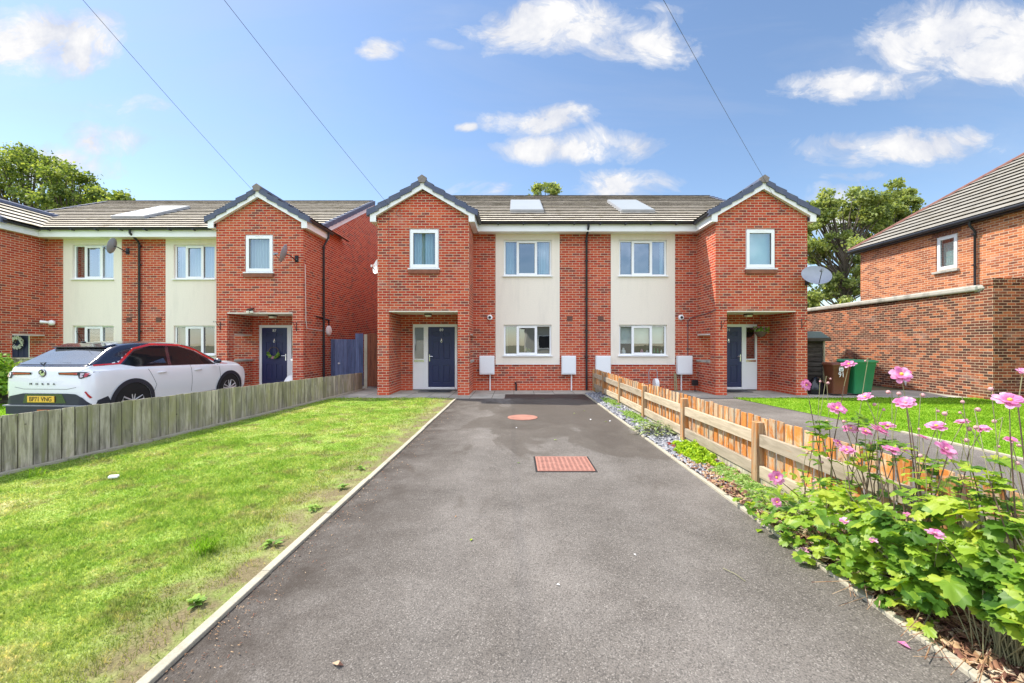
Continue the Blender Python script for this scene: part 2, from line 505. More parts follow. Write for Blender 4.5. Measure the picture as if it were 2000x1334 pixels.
def tilefn(c0, c1, moss, alongy=False, w=0.30):
    def fn(T):
        g = T.n('ShaderNodeNewGeometry'); P = g.outputs['Position']; p = T.sep(P)
        u = p[1] if alongy else p[0]; s = p[0] if alongy else p[1]
        b = T.n('ShaderNodeTexBrick', offset=0.5, offset_frequency=2)
        T.link(T.comb(T.math('ADD', u, 300.0), T.math('ADD', p[2], 50.0), 0.0), b.inputs['Vector'])
        b.inputs['Color1'].default_value = (0, 0, 0, 1); b.inputs['Color2'].default_value = (1, 1, 1, 1)
        b.inputs['Scale'].default_value = 1; b.inputs['Brick Width'].default_value = w; b.inputs['Row Height'].default_value = 0.1535
        b.inputs['Mortar Size'].default_value = 0.004; b.inputs['Mortar Smooth'].default_value = 0.1
        c = T.mix(T.math('ADD', T.math('MULTIPLY', b.outputs['Color'], 0.45), T.math('MULTIPLY', T.noise(P, 5, 6, 0.7), 0.6)), c0, c1)
        c = T.mix(T.ramp(T.noise(P, 2.3, 7, 0.7), [(0.52, 0.0), (0.68, 0.75)]), c, moss)
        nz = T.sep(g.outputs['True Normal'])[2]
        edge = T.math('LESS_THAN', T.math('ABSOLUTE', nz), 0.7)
        c = T.mix(T.math('MULTIPLY', edge, T.ramp(T.noise(P, 9, 4), [(0.35, 0.92), (0.6, 1.0)])), c, (0.018, 0.015, 0.012))  # shade on the tiles' leading edges painted in as near-black
        c = T.mix(T.math('MULTIPLY', b.outputs['Fac'], 0.25), c, (0.04, 0.035, 0.03))
        return T.princ(c, 0.9, 0, T.bump(T.noise(P, 60, 3), 0.3, 0.004), 0.2)
    return fn
M['tiles'] = material('concrete_roof_tiles', tilefn((0.52, 0.46, 0.37), (0.76, 0.69, 0.56), (0.24, 0.20, 0.09)))
M['tiles_grey'] = material('old_roof_tiles', tilefn((0.20, 0.19, 0.165), (0.33, 0.31, 0.27), (0.17, 0.145, 0.10), True, 0.27))
M['hip'] = plain('hip_tiles', (0.20, 0.09, 0.07), 0.85, 0.25, 8)

def tarmacfn(wet):
    def fn(T):
        P = T.pos(); p = T.sep(P)
        big = T.noise(P, 0.55, 5, 0.6)
        c = T.ramp(big, [(0.34, (0.112, 0.101, 0.089)), (0.50, (0.150, 0.136, 0.121)), (0.64, (0.190, 0.173, 0.155))])
        vor = T.n('ShaderNodeTexVoronoi', feature='F1'); T.link(P, vor.inputs['Vector']); vor.inputs['Scale'].default_value = 125
        stone = T.ramp(vor.outputs['Distance'], [(0.15, (1.14, 1.13, 1.12)), (0.55, (0.97, 0.97, 0.97)), (0.85, (0.60, 0.60, 0.60))])
        c = T.mix(1.0, c, stone, 'MULTIPLY')
        c = T.mix(1.0, c, T.ramp(T.noise(P, 2.6, 6, 0.72, 0.4), [(0.36, (0.87, 0.86, 0.85)), (0.62, (1.08, 1.08, 1.08))]), 'MULTIPLY')
        # faint wheel tracks, polished lighter
        tr_ = T.math('ABSOLUTE', T.math('SUBTRACT', T.math('ABSOLUTE', T.math('SUBTRACT', p[0], 0.3)), 0.78))
        c = T.mix(T.math('MULTIPLY', T.math('SUBTRACT', 1.0, T.math('DIVIDE', tr_, 0.22), clamp=True), 0.08), c, (0.24, 0.225, 0.21))
        sp = T.n('ShaderNodeTexVoronoi', feature='F1'); T.link(P, sp.inputs['Vector']); sp.inputs['Scale'].default_value = 170
        wn_ = T.n('ShaderNodeTexWhiteNoise'); T.link(sp.outputs['Position'], wn_.inputs['Vector'])
        c = T.mix(T.math('MULTIPLY', T.math('GREATER_THAN', wn_.outputs['Value'], 0.92), 0.35), c, (0.40, 0.37, 0.33))
        c = T.mix(T.math('MULTIPLY', T.math('LESS_THAN', wn_.outputs['Value'], 0.15), 0.35), c, (0.05, 0.047, 0.044))
        rough = 0.9
        if wet:
            # dirt and old leaf litter along the left edge of the drive
            edge = T.math('SUBTRACT', 1.0, T.math('DIVIDE', T.math('SUBTRACT', p[0], -1.6), 1.0), clamp=True)
            e = T.math('MULTIPLY', edge, T.ramp(T.noise(P, 3.2, 6, 0.7), [(0.3, 0.25), (0.65, 1.3)]), clamp=True)
            c = T.mix(T.math('MULTIPLY', e, 0.88), c, (0.046, 0.036, 0.028))
            # damp patches that have not dried yet, nearer the house
            n1 = T.noise(T.scalev(T.n('ShaderNodeNewGeometry').outputs['Position'], (1.0, 0.55, 1.0)), 0.95, 5, 0.55, 0.5)
            near = T.ramp(p[1], [(0.0, 0.0), (1.0, 1.0)])
            ny = T.math('DIVIDE', T.math('SUBTRACT', p[1], 5.0), 3.5, clamp=True)
            side = T.math('DIVIDE', T.math('ADD', p[0], 0.9), 1.0, clamp=True)
            k = T.math('ADD', n1, T.math('MULTIPLY', T.math('MULTIPLY', ny, side), 0.36))
            damp = T.ramp(k, [(0.585, 0.0), (0.625, 1.0)])
            damp2 = T.ramp(k, [(0.70, 0.0), (0.75, 1.0)])
            top = T.math('GREATER_THAN', T.math('ADD', p[1], T.math('MULTIPLY', T.noise(P, 1.3, 4), 1.2)), 11.75)  # darker, smoother band across the house end of the drive
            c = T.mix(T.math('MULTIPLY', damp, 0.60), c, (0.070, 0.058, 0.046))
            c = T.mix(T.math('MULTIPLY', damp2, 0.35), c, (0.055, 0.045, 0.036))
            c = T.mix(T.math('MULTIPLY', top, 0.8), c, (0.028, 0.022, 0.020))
            # oil drips
            oil = T.ramp(T.noise(T.scalev(T.n('ShaderNodeNewGeometry').outputs['Position'], (1.0, 2.0, 1.0)), 2.4, 2, 0.5), [(0.72, 0.0), (0.76, 0.45)])
            c = T.mix(oil, c, (0.09, 0.08, 0.07))
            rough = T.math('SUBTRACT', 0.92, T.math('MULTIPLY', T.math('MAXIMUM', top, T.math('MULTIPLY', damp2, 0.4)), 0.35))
        return T.princ(c, rough, 0, T.bump(T.math('SUBTRACT', 1.0, vor.outputs['Distance']), 0.6, 0.004), 0.3)
    return fn
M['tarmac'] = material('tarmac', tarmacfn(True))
M['tarmac2'] = material('tarmac_far', tarmacfn(False))
def slabfn(T):
    P = T.pos(); p = T.sep(P)
    b = T.n('ShaderNodeTexBrick', offset=0.0, offset_frequency=2)
    T.link(T.comb(T.math('ADD', p[0], 30.05), T.math('ADD', p[1], 30.1), 0.0), b.inputs['Vector'])
    b.inputs['Color1'].default_value = (0.34, 0.32, 0.27, 1); b.inputs['Color2'].default_value = (0.46, 0.43, 0.36, 1)
    b.inputs['Mortar'].default_value = (0.10, 0.10, 0.08, 1)
    b.inputs['Scale'].default_value = 1; b.inputs['Brick Width'].default_value = 0.6; b.inputs['Row Height'].default_value = 0.6
    b.inputs['Mortar Size'].default_value = 0.009; b.inputs['Mortar Smooth'].default_value = 0.2
    c = T.mix(T.ramp(T.noise(P, 1.8, 6, 0.65), [(0.45, 0.0), (0.72, 0.7)]), b.outputs['Color'], (0.17, 0.165, 0.14))
    c = T.mix(1.0, c, T.ramp(T.noise(P, 70, 3), [(0.25, 0.85), (0.75, 1.15)]), 'MULTIPLY')
    return T.princ(c, 0.85, 0, T.bump(b.outputs['Fac'], -0.5, 0.006), 0.3)
M['slabs'] = material('paving_slabs', slabfn)
M['kerb'] = stained('kerb_concrete', (0.40, 0.37, 0.29), (0.24, 0.215, 0.14), 0.9, 3.0, 0.48, 0.72, 0.65, (1, 1, 1), 0.5, 0.15)

def lawnfn(blade, lush):
    def fn(T):
        P = T.pos(); p = T.sep(P)
        n1 = T.noise(P, 0.9, 5, 0.6); n2 = T.noise(P, 4.0, 4, 0.65)
        mixv = T.math('ADD', T.math('MULTIPLY', n1, 0.55), T.math('MULTIPLY', n2, 0.45))
        if lush:
            c = T.ramp(mixv, [(0.3, (0.14, 0.30, 0.025)), (0.5, (0.23, 0.42, 0.035)), (0.68, (0.34, 0.50, 0.07))])
        else:
            c = T.ramp(mixv, [(0.32, (0.17, 0.30, 0.045)), (0.45, (0.26, 0.41, 0.07)), (0.55, (0.38, 0.49, 0.13)), (0.66, (0.56, 0.54, 0.28))])
        if not lush:
            dirtn = T.ramp(T.noise(P, 2.6, 6, 0.7), [(0.52, 0.0), (0.62, 0.9)])
            edge = T.math('SUBTRACT', 1.0, T.math('DIVIDE', T.math('SUBTRACT', -1.64, p[0]), 0.75), clamp=True)
            ed = T.math('MULTIPLY', edge, T.ramp(T.noise(P, 3.5, 5), [(0.35, 0.3), (0.6, 1.3)]), clamp=True)
            soil = (0.26, 0.21, 0.12) if blade else (0.20, 0.155, 0.095)
            c = T.mix(T.math('MULTIPLY', dirtn, 0.55 if blade else 0.75), c, soil)
            c = T.mix(T.math('MULTIPLY', ed, 0.65 if blade else 1.0), c, (0.30, 0.26, 0.13) if blade else (0.23, 0.19, 0.11))
        if blade:
            hi = T.n('ShaderNodeTexWhiteNoise'); 
            sv = T.n('ShaderNodeVectorMath', operation='SNAP'); T.link(P, sv.inputs[0]); sv.inputs[1].default_value = (0.02, 0.02, 5)
            T.link(sv.outputs[0], hi.inputs['Vector'])
            c = T.mix(1.0, c, T.ramp(hi.outputs['Value'], [(0.0, (0.65, 0.7, 0.6)), (0.8, (1.15, 1.12, 1.1)), (1.0, (1.7, 1.35, 1.6))]), 'MULTIPLY')
            df = T.n('ShaderNodeBsdfDiffuse'); T.put(df.inputs[0], c)
            tl = T.n('ShaderNodeBsdfTranslucent'); T.put(tl.inputs[0], T.mix(1.0, c, (1.25, 1.2, 0.8), 'MULTIPLY'))
            mx = T.n('ShaderNodeMixShader'); mx.inputs[0].default_value = 0.45
            T.link(df.outputs[0], mx.inputs[1]); T.link(tl.outputs[0], mx.inputs[2])
            return mx.outputs[0]
        c = T.mix(1.0, c, T.ramp(T.noise(P, 60, 4, 0.7), [(0.3, (0.55, 0.55, 0.5)), (0.7, (1.15, 1.15, 1.1))]), 'MULTIPLY')
        return T.princ(c, 0.95, 0, T.bump(T.noise(P, 45, 4, 0.7), 0.8, 0.02), 0.1)
    return fn
M['lawn'] = material('lawn_turf', lawnfn(False, False))
M['lawn2'] = material('lawn_turf_lush', lawnfn(False, True))
M['blades'] = material('grass_blades', lawnfn(True, False))
M['blades2'] = material('grass_blades_lush', lawnfn(True, True))
M['soil'] = stained('ground_soil', (0.11, 0.12, 0.05), (0.16, 0.12, 0.07), 0.95, 1.2, 0.4, 0.6, 0.8, (1, 1, 1), 0.5, 0.3)
def bedfn(T):
    P = T.pos()
    v = T.n('ShaderNodeTexVoronoi'); T.link(P, v.inputs['Vector']); v.inputs['Scale'].default_value = 60
    c = T.ramp(T.noise(P, 3.0, 4), [(0.4, (0.16, 0.16, 0.165)), (0.55, (0.17, 0.12, 0.09))])
    c = T.mix(1.0, c, T.ramp(v.outputs['Distance'], [(0.2, 1.2), (0.7, 0.45)]), 'MULTIPLY')
    return T.princ(c, 0.85, 0, T.bump(v.outputs['Distance'], 0.7, 0.01))
M['bed'] = material('bed_soil', bedfn)
def randcol(name, stops, rough=0.8, cell=0.02, transl=0.0, spec=0.3):
    def fn(T):
        P = T.pos()
        sv = T.n('ShaderNodeVectorMath', operation='SNAP'); T.link(P, sv.inputs[0]); sv.inputs[1].default_value = (cell, cell, cell)
        hi = T.n('ShaderNodeTexWhiteNoise'); T.link(sv.outputs[0], hi.inputs['Vector'])
        f = T.math('ADD', T.math('MULTIPLY', hi.outputs['Value'], 0.6), T.math('MULTIPLY', T.noise(P, 2.0/max(cell*12, .05), 3), 0.4))
        c = T.ramp(f, stops)
        if not transl: return T.princ(c, rough, 0, None, spec)
        pr = T.princ(c, rough, 0, None, spec)
        tl = T.n('ShaderNodeBsdfTranslucent'); T.put(tl.inputs[0], T.mix(1.0, c, (1.3, 1.25, 0.6), 'MULTIPLY'))
        mx = T.n('ShaderNodeMixShader'); mx.inputs[0].default_value = transl
        T.link(pr, mx.inputs[1]); T.link(tl.outputs[0], mx.inputs[2])
        return mx.outputs[0]
    return material(name, fn)
M['chips'] = randcol('slate_chips', [(0.2, (0.13, 0.14, 0.17)), (0.5, (0.25, 0.26, 0.29)), (0.8, (0.42, 0.42, 0.43))], 0.7, 0.03)
M['bark'] = randcol('dead_leaves', [(0.15, (0.07, 0.035, 0.025)), (0.4, (0.20, 0.09, 0.06)), (0.6, (0.40, 0.25, 0.13)), (0.85, (0.55, 0.45, 0.33))], 0.85, 0.03)
M['tree_leaf'] = randcol('tree_leaves', [(0.2, (0.045, 0.085, 0.02)), (0.5, (0.19, 0.27, 0.06)), (0.8, (0.40, 0.46, 0.13))], 0.6, 0.25, 0.5)
M['tree_leaf2'] = randcol('tree_leaves_pale', [(0.2, (0.11, 0.16, 0.05)), (0.5, (0.28, 0.35, 0.11)), (0.8, (0.50, 0.55, 0.22))], 0.6, 0.25, 0.5)
M['treebark'] = plain('tree_bark', (0.12, 0.10, 0.075), 0.9, 0.35, 9, bump=0.5)
M['anemone_leaf'] = randcol('anemone_leaf', [(0.18, (0.05, 0.14, 0.022)), (0.42, (0.17, 0.33, 0.038)), (0.65, (0.36, 0.52, 0.06)), (0.95, (0.55, 0.58, 0.09))], 0.45, 0.09, 0.5, 0.4)
M['stem'] = plain('plant_stem', (0.13, 0.085, 0.06), 0.7, 0.35, 9)
M['stem_green'] = plain('green_stem', (0.26, 0.25, 0.13), 0.7, 0.3, 9)
M['sedum'] = randcol('low_sedum', [(0.2, (0.18, 0.32, 0.07)), (0.5, (0.32, 0.48, 0.13)), (0.8, (0.48, 0.60, 0.22))], 0.7, 0.02, 0.3)
M['lime'] = randcol('lime_leaves', [(0.2, (0.22, 0.38, 0.02)), (0.5, (0.40, 0.58, 0.03)), (0.8, (0.58, 0.70, 0.06))], 0.6, 0.03, 0.35)
M['hosta'] = randcol('variegated_leaves', [(0.2, (0.10, 0.17, 0.06)), (0.5, (0.26, 0.34, 0.13)), (0.8, (0.50, 0.52, 0.30))], 0.6, 0.03, 0.3)
M['redstem'] = plain('red_stonecrop', (0.42, 0.05, 0.03), 0.6, 0.4, 60)
M['bush'] = randcol('bush_leaves', [(0.2, (0.09, 0.20, 0.03)), (0.5, (0.20, 0.36, 0.05)), (0.8, (0.36, 0.50, 0.10))], 0.6, 0.06, 0.35)
def petalfn(T):
    P = T.pos()
    c = T.ramp(T.noise(P, 28, 3), [(0.3, (0.62, 0.13, 0.36)), (0.52, (0.80, 0.34, 0.58)), (0.72, (0.90, 0.66, 0.80))])
    pr = T.princ(c, 0.6, 0, None, 0.2)
    tl = T.n('ShaderNodeBsdfTranslucent'); T.put(tl.inputs[0], c)
    mx = T.n('ShaderNodeMixShader'); mx.inputs[0].default_value = 0.45
    T.link(pr, mx.inputs[1]); T.link(tl.outputs[0], mx.inputs[2])
    return mx.outputs[0]
M['petal'] = material('pink_petals', petalfn)
M['pollen'] = plain('yellow_centre', (0.75, 0.50, 0.06), 0.8, 0.2, 60)
M['bud'] = plain('pink_bud', (0.55, 0.30, 0.30), 0.7, 0.3, 40)

def woodfn(base, dark, accent=None, a_lo=0.45, a_hi=0.55, streak=(14, 14, 0.9), algae=None, edge=None, boards=None):
    def fn(T):
        P = T.pos(); p = T.sep(P)
        g = T.noise(T.scalev(P, streak), 2.2, 6, 0.65, 0.5)
        c = T.mix(T.ramp(g, [(0.32, 1.0), (0.62, 0.0)]), base, dark)
        if algae: c = T.mix(T.ramp(T.noise(T.scalev(P, (3, 3, 1.2)), 1.3, 5, 0.65), [(0.45, 0.0), (0.65, 0.6)]), c, algae)
        if accent:
            k = T.noise(T.scalev(P, (streak[0]*0.55, streak[1]*0.55, max(streak[2], 1.6))), 0.9, 6, 0.75, 0.6)
            c = T.mix(T.ramp(k, [(a_lo, 0.0), (a_hi, 1.0)]), c, accent)
        oi = T.n('ShaderNodeObjectInfo')
        c = T.mix(1.0, c, T.ramp(oi.outputs['Random'], [(0.0, (0.74, 0.74, 0.76)), (1.0, (1.16, 1.14, 1.10))]), 'MULTIPLY')
        vo = T.n('ShaderNodeTexVoronoi'); T.link(T.scalev(P, (1, 1, 1)), vo.inputs['Vector']); vo.inputs['Scale'].default_value = 4.2
        c = T.mix(T.ramp(vo.outputs['Distance'], [(0.03, 0.8), (0.075, 0.0)]), c, (0.05, 0.035, 0.025))
        return T.princ(c, 0.85, 0, T.bump(g, 0.35, 0.004), 0.2)
    return fn
M['wood_grey'] = material('weathered_fence', woodfn((0.58, 0.54, 0.44), (0.17, 0.155, 0.12), (0.36, 0.35, 0.19), 0.48, 0.66, (11, 11, 1.1), algae=(0.24, 0.235, 0.14)))
M['wood_orange'] = material('orange_stained_pales', woodfn((0.62, 0.25, 0.06), (0.44, 0.15, 0.035), (0.52, 0.42, 0.28), 0.46, 0.58, (12, 12, 2.6)))
M['wood_rail'] = material('weathered_rail', woodfn((0.50, 0.43, 0.32), (0.33, 0.28, 0.20), (0.58, 0.27, 0.09), 0.66, 0.74, (10, 1.2, 10)))
M['wood_post'] = material('weathered_post', woodfn((0.46, 0.35, 0.22), (0.22, 0.13, 0.07), (0.50, 0.22, 0.07), 0.47, 0.58))
M['wood_dark'] = material('dark_shed_wood', woodfn((0.085, 0.075, 0.06), (0.03, 0.026, 0.022), (0.17, 0.16, 0.12), 0.55, 0.7, (1.5, 1.5, 14)))
M['wood_brown'] = material('brown_fence_panel', woodfn((0.26, 0.095, 0.05), (0.12, 0.045, 0.03)))
M['wood_blue'] = material('blue_gate_paint', woodfn((0.155, 0.20, 0.36), (0.085, 0.11, 0.20), (0.24, 0.27, 0.38), 0.6, 0.75))
M['felt'] = plain('roof_felt', (0.14, 0.18, 0.20), 0.85, 0.15, 12)

def manholefn(T):
    P = T.pos(); p = T.sep(P)
    ch = T.n('ShaderNodeTexBrick', offset=0.0); T.link(T.comb(T.math('ADD', p[0], 10.0), T.math('ADD', p[1], 10.0), 0.0), ch.inputs['Vector'])
    ch.inputs['Scale'].default_value = 1; ch.inputs['Brick Width'].default_value = 0.056; ch.inputs['Row Height'].default_value = 0.05
    ch.inputs['Mortar Size'].default_value = 0.014; ch.inputs['Mortar Smooth'].default_value = 0.2
    ch.inputs['Color1'].default_value = (0.11, 0.05, 0.038, 1); ch.inputs['Color2'].default_value = (0.15, 0.07, 0.05, 1); ch.inputs['Mortar'].default_value = (0.36, 0.165, 0.125, 1)
    c = T.mix(1.0, ch.outputs['Color'], T.ramp(T.noise(P, 12, 4), [(0.3, 0.8), (0.7, 1.15)]), 'MULTIPLY')
    return T.princ(c, 0.6, 0.0, T.bump(ch.outputs['Fac'], 0.6, 0.006))
M['manhole'] = material('painted_iron', manholefn)
M['manhole_plain'] = stained('painted_iron_plain', (0.37, 0.175, 0.13), (0.23, 0.105, 0.075), 0.65, 6, 0.45, 0.7, 0.6, bump=0.4)

M['carwhite'] = material('car_white_paint', lambda T: T.princ((0.80, 0.83, 0.86), 0.28, 0, None, 0.5, 1.0))
M['carblack'] = material('car_black_paint', lambda T: T.princ((0.012, 0.014, 0.035), 0.2, 0, None, 0.6, 1.0))
M['carred'] = material('car_red_trim', lambda T: T.princ((0.62, 0.015, 0.015), 0.25, 0, None, 0.5, 1.0))
M['cladding'] = plain('car_cladding', (0.022, 0.026, 0.04), 0.55, 0.1)
M['carglass'] = material('car_glass', lambda T: T.princ((0.010, 0.013, 0.016), 0.03, 0, None, 0.22))
M['rim'] = plain('alloy_rim', (0.62, 0.62, 0.63), 0.35, 0.03, metal=0.3)
M['cartail'] = material('tail_lamp_red', lambda T: T.princ((0.42, 0.02, 0.03), 0.12, 0, None, 0.8, 1.0))
M['carlens'] = material('tail_lamp_clear', lambda T: T.princ((0.6, 0.5, 0.52), 0.12, 0, None, 0.8, 1.0))
M['plate'] = plain('number_plate_yellow', (0.78, 0.50, 0.05), 0.4, 0.04)
M['tyre'] = plain('tyre_rubber', (0.012, 0.012, 0.013), 0.8, 0.2)
M['seam'] = plain('panel_gap', (0.10, 0.11, 0.12), 0.8, 0.1)

M['bin_green'] = plain('green_bin', (0.03, 0.25, 0.10), 0.42, 0.1, 5)
M['bin_brown'] = plain('brown_bin', (0.17, 0.060, 0.030), 0.45, 0.1, 5)
M['bag'] = plain('black_bag', (0.010, 0.011, 0.014), 0.22, 0.2, 9)
M['stucco'] = plain('opposite_render', (0.55, 0.53, 0.45), 0.85, 0.06)
# ------------------------------------------------------------------ setting: ground, drive, paving, lawns
def sheet(name, poly, z, m, kind='structure', thick=0.0, label=None):
    mb = MB()
    mb.add([(x, y, z) for x, y in poly], [tuple(range(len(poly)))])
    o = mb.build(name, m, recalc=False, origin=(0, 0, 0))
    o['kind'] = kind
    return o
sheet('ground', [(-400, -300), (400, -300), (400, 500), (-400, 500)], -0.02, M['soil'])
sheet('street', [(-60, -10.5), (60, -10.5), (60, -4.6), (-60, -4.6)], -0.012, M['tarmac2'])
DRX0, DRX1 = -1.57, 2.0
sheet('driveway', [(DRX0, -4.6), (DRX1, -4.6), (DRX1, 12.24), (-0.30, 12.24), (-0.30, 11.25), (DRX0, 11.25)], 0.0, M['tarmac'])
sheet('paving', [(-5.0, 11.40), (-1.62, 11.40), (-1.57, 11.25), (-0.30, 11.25), (-0.30, 12.24), (2.45, 12.24), (2.45, 13.3), (-5.6, 14.6), (-5.6, 11.9)], -0.002, M['slabs'])
sheet('neighbour_paving', [(2.6, 12.2), (5.0, 12.2), (5.0, 11.4), (13.5, 11.5), (13.5, 13.3), (2.6, 13.3)], -0.004, M['slabs'])
sheet('neighbour_driveway', [(2.64, -4.6), (6.45, -4.6), (6.45, 7.0), (5.95, 11.4), (5.0, 11.4), (5.0, 12.2), (2.64, 12.2)], -0.008, M['tarmac2'])
sheet('left_driveway', [(-9.8, -4.6), (-6.9, -4.6), (-6.9, 12.6), (-9.8, 12.6)], -0.010, M['tarmac2'])
# lawns (turf sheet + grass blades)
LAWN = [(-6.3, -4.6), (-1.64, -4.6), (-1.64, 11.38), (-5.0, 11.38), (-5.15, 9.0), (-5.9, 4.0), (-6.2, 0.0)]
sheet('lawn', LAWN, -0.001, M['lawn'])
sheet('neighbour_lawn', [(6.45, -4.6), (16, -4.6), (12.4, 10.9), (12.55, 11.48), (5.98, 11.38), (6.45, 7.0)], -0.003, M['lawn2'])
sheet('far_lawn', [(-30, -4.6), (-9.82, -4.6), (-9.82, 13.8), (-30, 13.8)], -0.006, M['lawn2'])
sheet('bed', [(2.05, -4.6), (2.66, -4.6), (2.66, 12.24), (2.05, 12.24)], 0.004, M['bed'])

def kerb(name, x0, x1, y0, y1, zt, label):
    rr = random.Random(5)
    o = None
    mb = MB()
    y = y0
    while y < y1 - 0.01:
        e = min(y + 0.91, y1)
        j = rr.uniform(-0.004, 0.004)
        mb.box(x0 + j, x1 + j, y, e - 0.006, -0.1, zt + rr.uniform(-0.003, 0.003))
        y = e
    o = mb.build(name, M['kerb'], bevel=0.006)
    tag(o, label, 'kerb', kind='thing')
    return o
kerb('edging_kerb', DRX0 - 0.058, DRX0, -4.6, 11.25, 0.022, 'pale concrete edging kerb between the left lawn and the driveway')
kerb('edging_kerb', DRX1, DRX1 + 0.05, -4.6, 12.2, 0.022, 'pale concrete edging kerb between the driveway and the gravel bed')
kerb('edging_kerb', 6.44, 6.49, -4.6, 7.0, 0.02, 'thin concrete edging kerb beside the lush lawn beyond the orange fence')

# ------------------------------------------------------------------ houses
def courses(mb, P0, along0, along1, up, n, step, t=0.045, axis_along=(1, 0, 0), clip=None):
    """stepped roof courses: P0 eave point, up = unit slope vector, from along0 to along1"""
    P0 = Vector(P0); up = Vector(up).normalized(); al = Vector(axis_along)
    nrm = al.cross(up).normalized()
    if nrm.z < 0: nrm = -nrm
    rr = random.Random(3)
    for k in range(n):
        s0, s1 = k*step, (k+1)*step + 0.02
        a0, a1 = (along0, along1) if clip is None else clip(s0)
        b0, b1 = (along0, along1) if clip is None else clip(s1)
        if clip is not None and (abs(a1 - a0) < 0.02): continue
        j = rr.uniform(-0.002, 0.002)
        lo, hi = t + j, 0.002
        m_ = 8 if clip is None else 6
        # split each course into pieces with a little unevenness, as laid tiles have
        for q in range(m_):
            f0, f1 = q/m_, (q+1)/m_
            w0 = rr.uniform(-0.001, 0.001)
            A = P0 + al*(a0 + (a1-a0)*f0) + up*s0; B = P0 + al*(a0 + (a1-a0)*f1) + up*s0
            D_ = P0 + al*(b0 + (b1-b0)*f0) + up*s1; E = P0 + al*(b0 + (b1-b0)*f1) + up*s1
            mb.add([A, B, E, D_, A+nrm*(lo+w0), B+nrm*(lo+w0), E+nrm*hi, D_+nrm*hi],
                   [(0,3,2,1),(4,5,6,7),(0,1,5,4),(1,2,6,5),(2,3,7,6),(3,0,4,7)])

def window(parent, X, yf, l0, l1, z0, z1, lights=3, curtains=None, sill=True, recess=0.05, cover=None, glass='glass', sill_brick=False):
    """white plastic casement: frame mesh = the window, with panes, curtains and sill as its pieces"""
    mb = MB()
    y = yf + recess
    fr = 0.055
    L0, L1 = min(X(l0), X(l1)), max(X(l0), X(l1))
    w = L1 - L0
    panes = []
    if lights == 3:
        c0, c1 = L0 + w*0.285, L0 + w*0.685
        holes = [(L0+fr, c0-0.02, z0+fr+0.02, z1-fr), (c0+0.02, c1-0.02, z0+fr, z1-fr), (c1+0.02, L1-fr, z0+fr+0.02, z1-fr)]
        mb.wall('x', L0, L1, z0+0.02, z1, y, y+0.06, holes)
        # opening sash in the middle, thicker and a little proud
        mb.wall('x', c0-0.025, c1+0.025, z0+0.03, z1-0.02, y-0.028, y-0.001, [(c0+0.055, c1-0.055, z0+0.11, z1-0.10)])
        panes = [(L0+fr, c0-0.02, z0+fr+0.02, z1-fr), (c0+0.055, c1-0.055, z0+0.11, z1-0.10), (c1+0.02, L1-fr, z0+fr+0.02, z1-fr)]
        vent = ((c0+c1)/2-0.13, (c0+c1)/2+0.13)
    else:
        mb.wall('x', L0, L1, z0+0.02, z1, y, y+0.06, [(L0+fr, L1-fr, z0+fr+0.02, z1-fr)])
        mb.wall('x', L0+0.03, L1-0.03, z0+0.045, z1-0.03, y-0.028, y-0.001, [(L0+0.115, L1-0.115, z0+0.14, z1-0.125)])
        panes = [(L0+0.115, L1-0.115, z0+0.14, z1-0.125)]
        vent = ((L0+L1)/2-0.11, (L0+L1)/2+0.11)
    mb.box(vent[0], vent[1], y-0.036, y-0.0285, z1-0.062, z1-0.045)
    win = mb.build('window', M['upvc'], parent, bevel=0.004)
    pm = MB()
    for (a, b, c, d) in panes:
        pm.quad((a, y+0.02, c), (b, y+0.02, c), (b, y+0.02, d), (a, y+0.02, d))
    pm.build('pane', M[glass], win, recalc=False)
    gs = MB()
    for (a, b, c, d) in panes:      # dark rubber gasket line round each pane
        gs.wall('x', a-0.004, b+0.004, c-0.004, d+0.004, y+0.010, y+0.018, [(a+0.007, b-0.007, c+0.007, d-0.007)])
    gs.build('gasket', M['black'], win)
    if sill:
        sb = MB(); sb.box(L0-0.035, L1+0.035, yf-0.055, y+0.03, z0-0.012, z0+0.019)
        sb.build('sill', M['upvc'], win, bevel=0.005)
    for (kind, a, b, c, d) in (curtains or []):
        # a, b as fractions across; c, d as fractions up
        x0, x1 = L0 + w*a, L0 + w*b
        zz0, zz1 = z0 + (z1-z0)*c, z0 + (z1-z0)*d
        cb = MB()
        if kind.startswith('blind_h'):
            zc = zz0
            while zc < zz1:
                cb.obox(((x0+x1)/2, y+0.13, zc), (1,0,0), (0,1,0.35), (0,-0.35,1), (x1-x0)/2, 0.018, 0.001); zc += 0.045
            cb.build('blind', M['blind_roller' if kind == 'blind_h' else 'soffit'], win)
        elif kind in ('blind_roller', 'blind_aqua', 'blind_vert'):
            cb.box(x0, x1, y+0.13, y+0.134, zz0, zz1)
            cb.box(x0, x1, y+0.126, y+0.138, zz0-0.02, zz0)
            cb.build('blind', M[kind], win)
        else:
            n = 40
            for i in range(n):
                def q(t): return (x0+(x1-x0)*t, y+0.15+0.022*math.sin(t*(x1-x0)*75))
                p, r = q(i/n), q((i+1)/n)
                cb.quad((p[0], p[1], zz0), (r[0], r[1], zz0), (r[0], r[1], zz1), (p[0], p[1], zz1))
            cb.build('curtain', M[kind], win, smooth=True)
    return win

def downpipe(parent, pts, brackets, name='downpipe'):
    mb = MB(); mb.tube(pts, 0.034, 10)
    for (x, y, z) in brackets:
        mb.lathe([(0.044, -0.02), (0.044, 0.02)], (x, y, z), 12)
        mb.box(x-0.055, x+0.055, y-0.01, y+0.045, z-0.012, z+0.012)
    return mb.build(name, M['gutter'], parent, smooth=True)

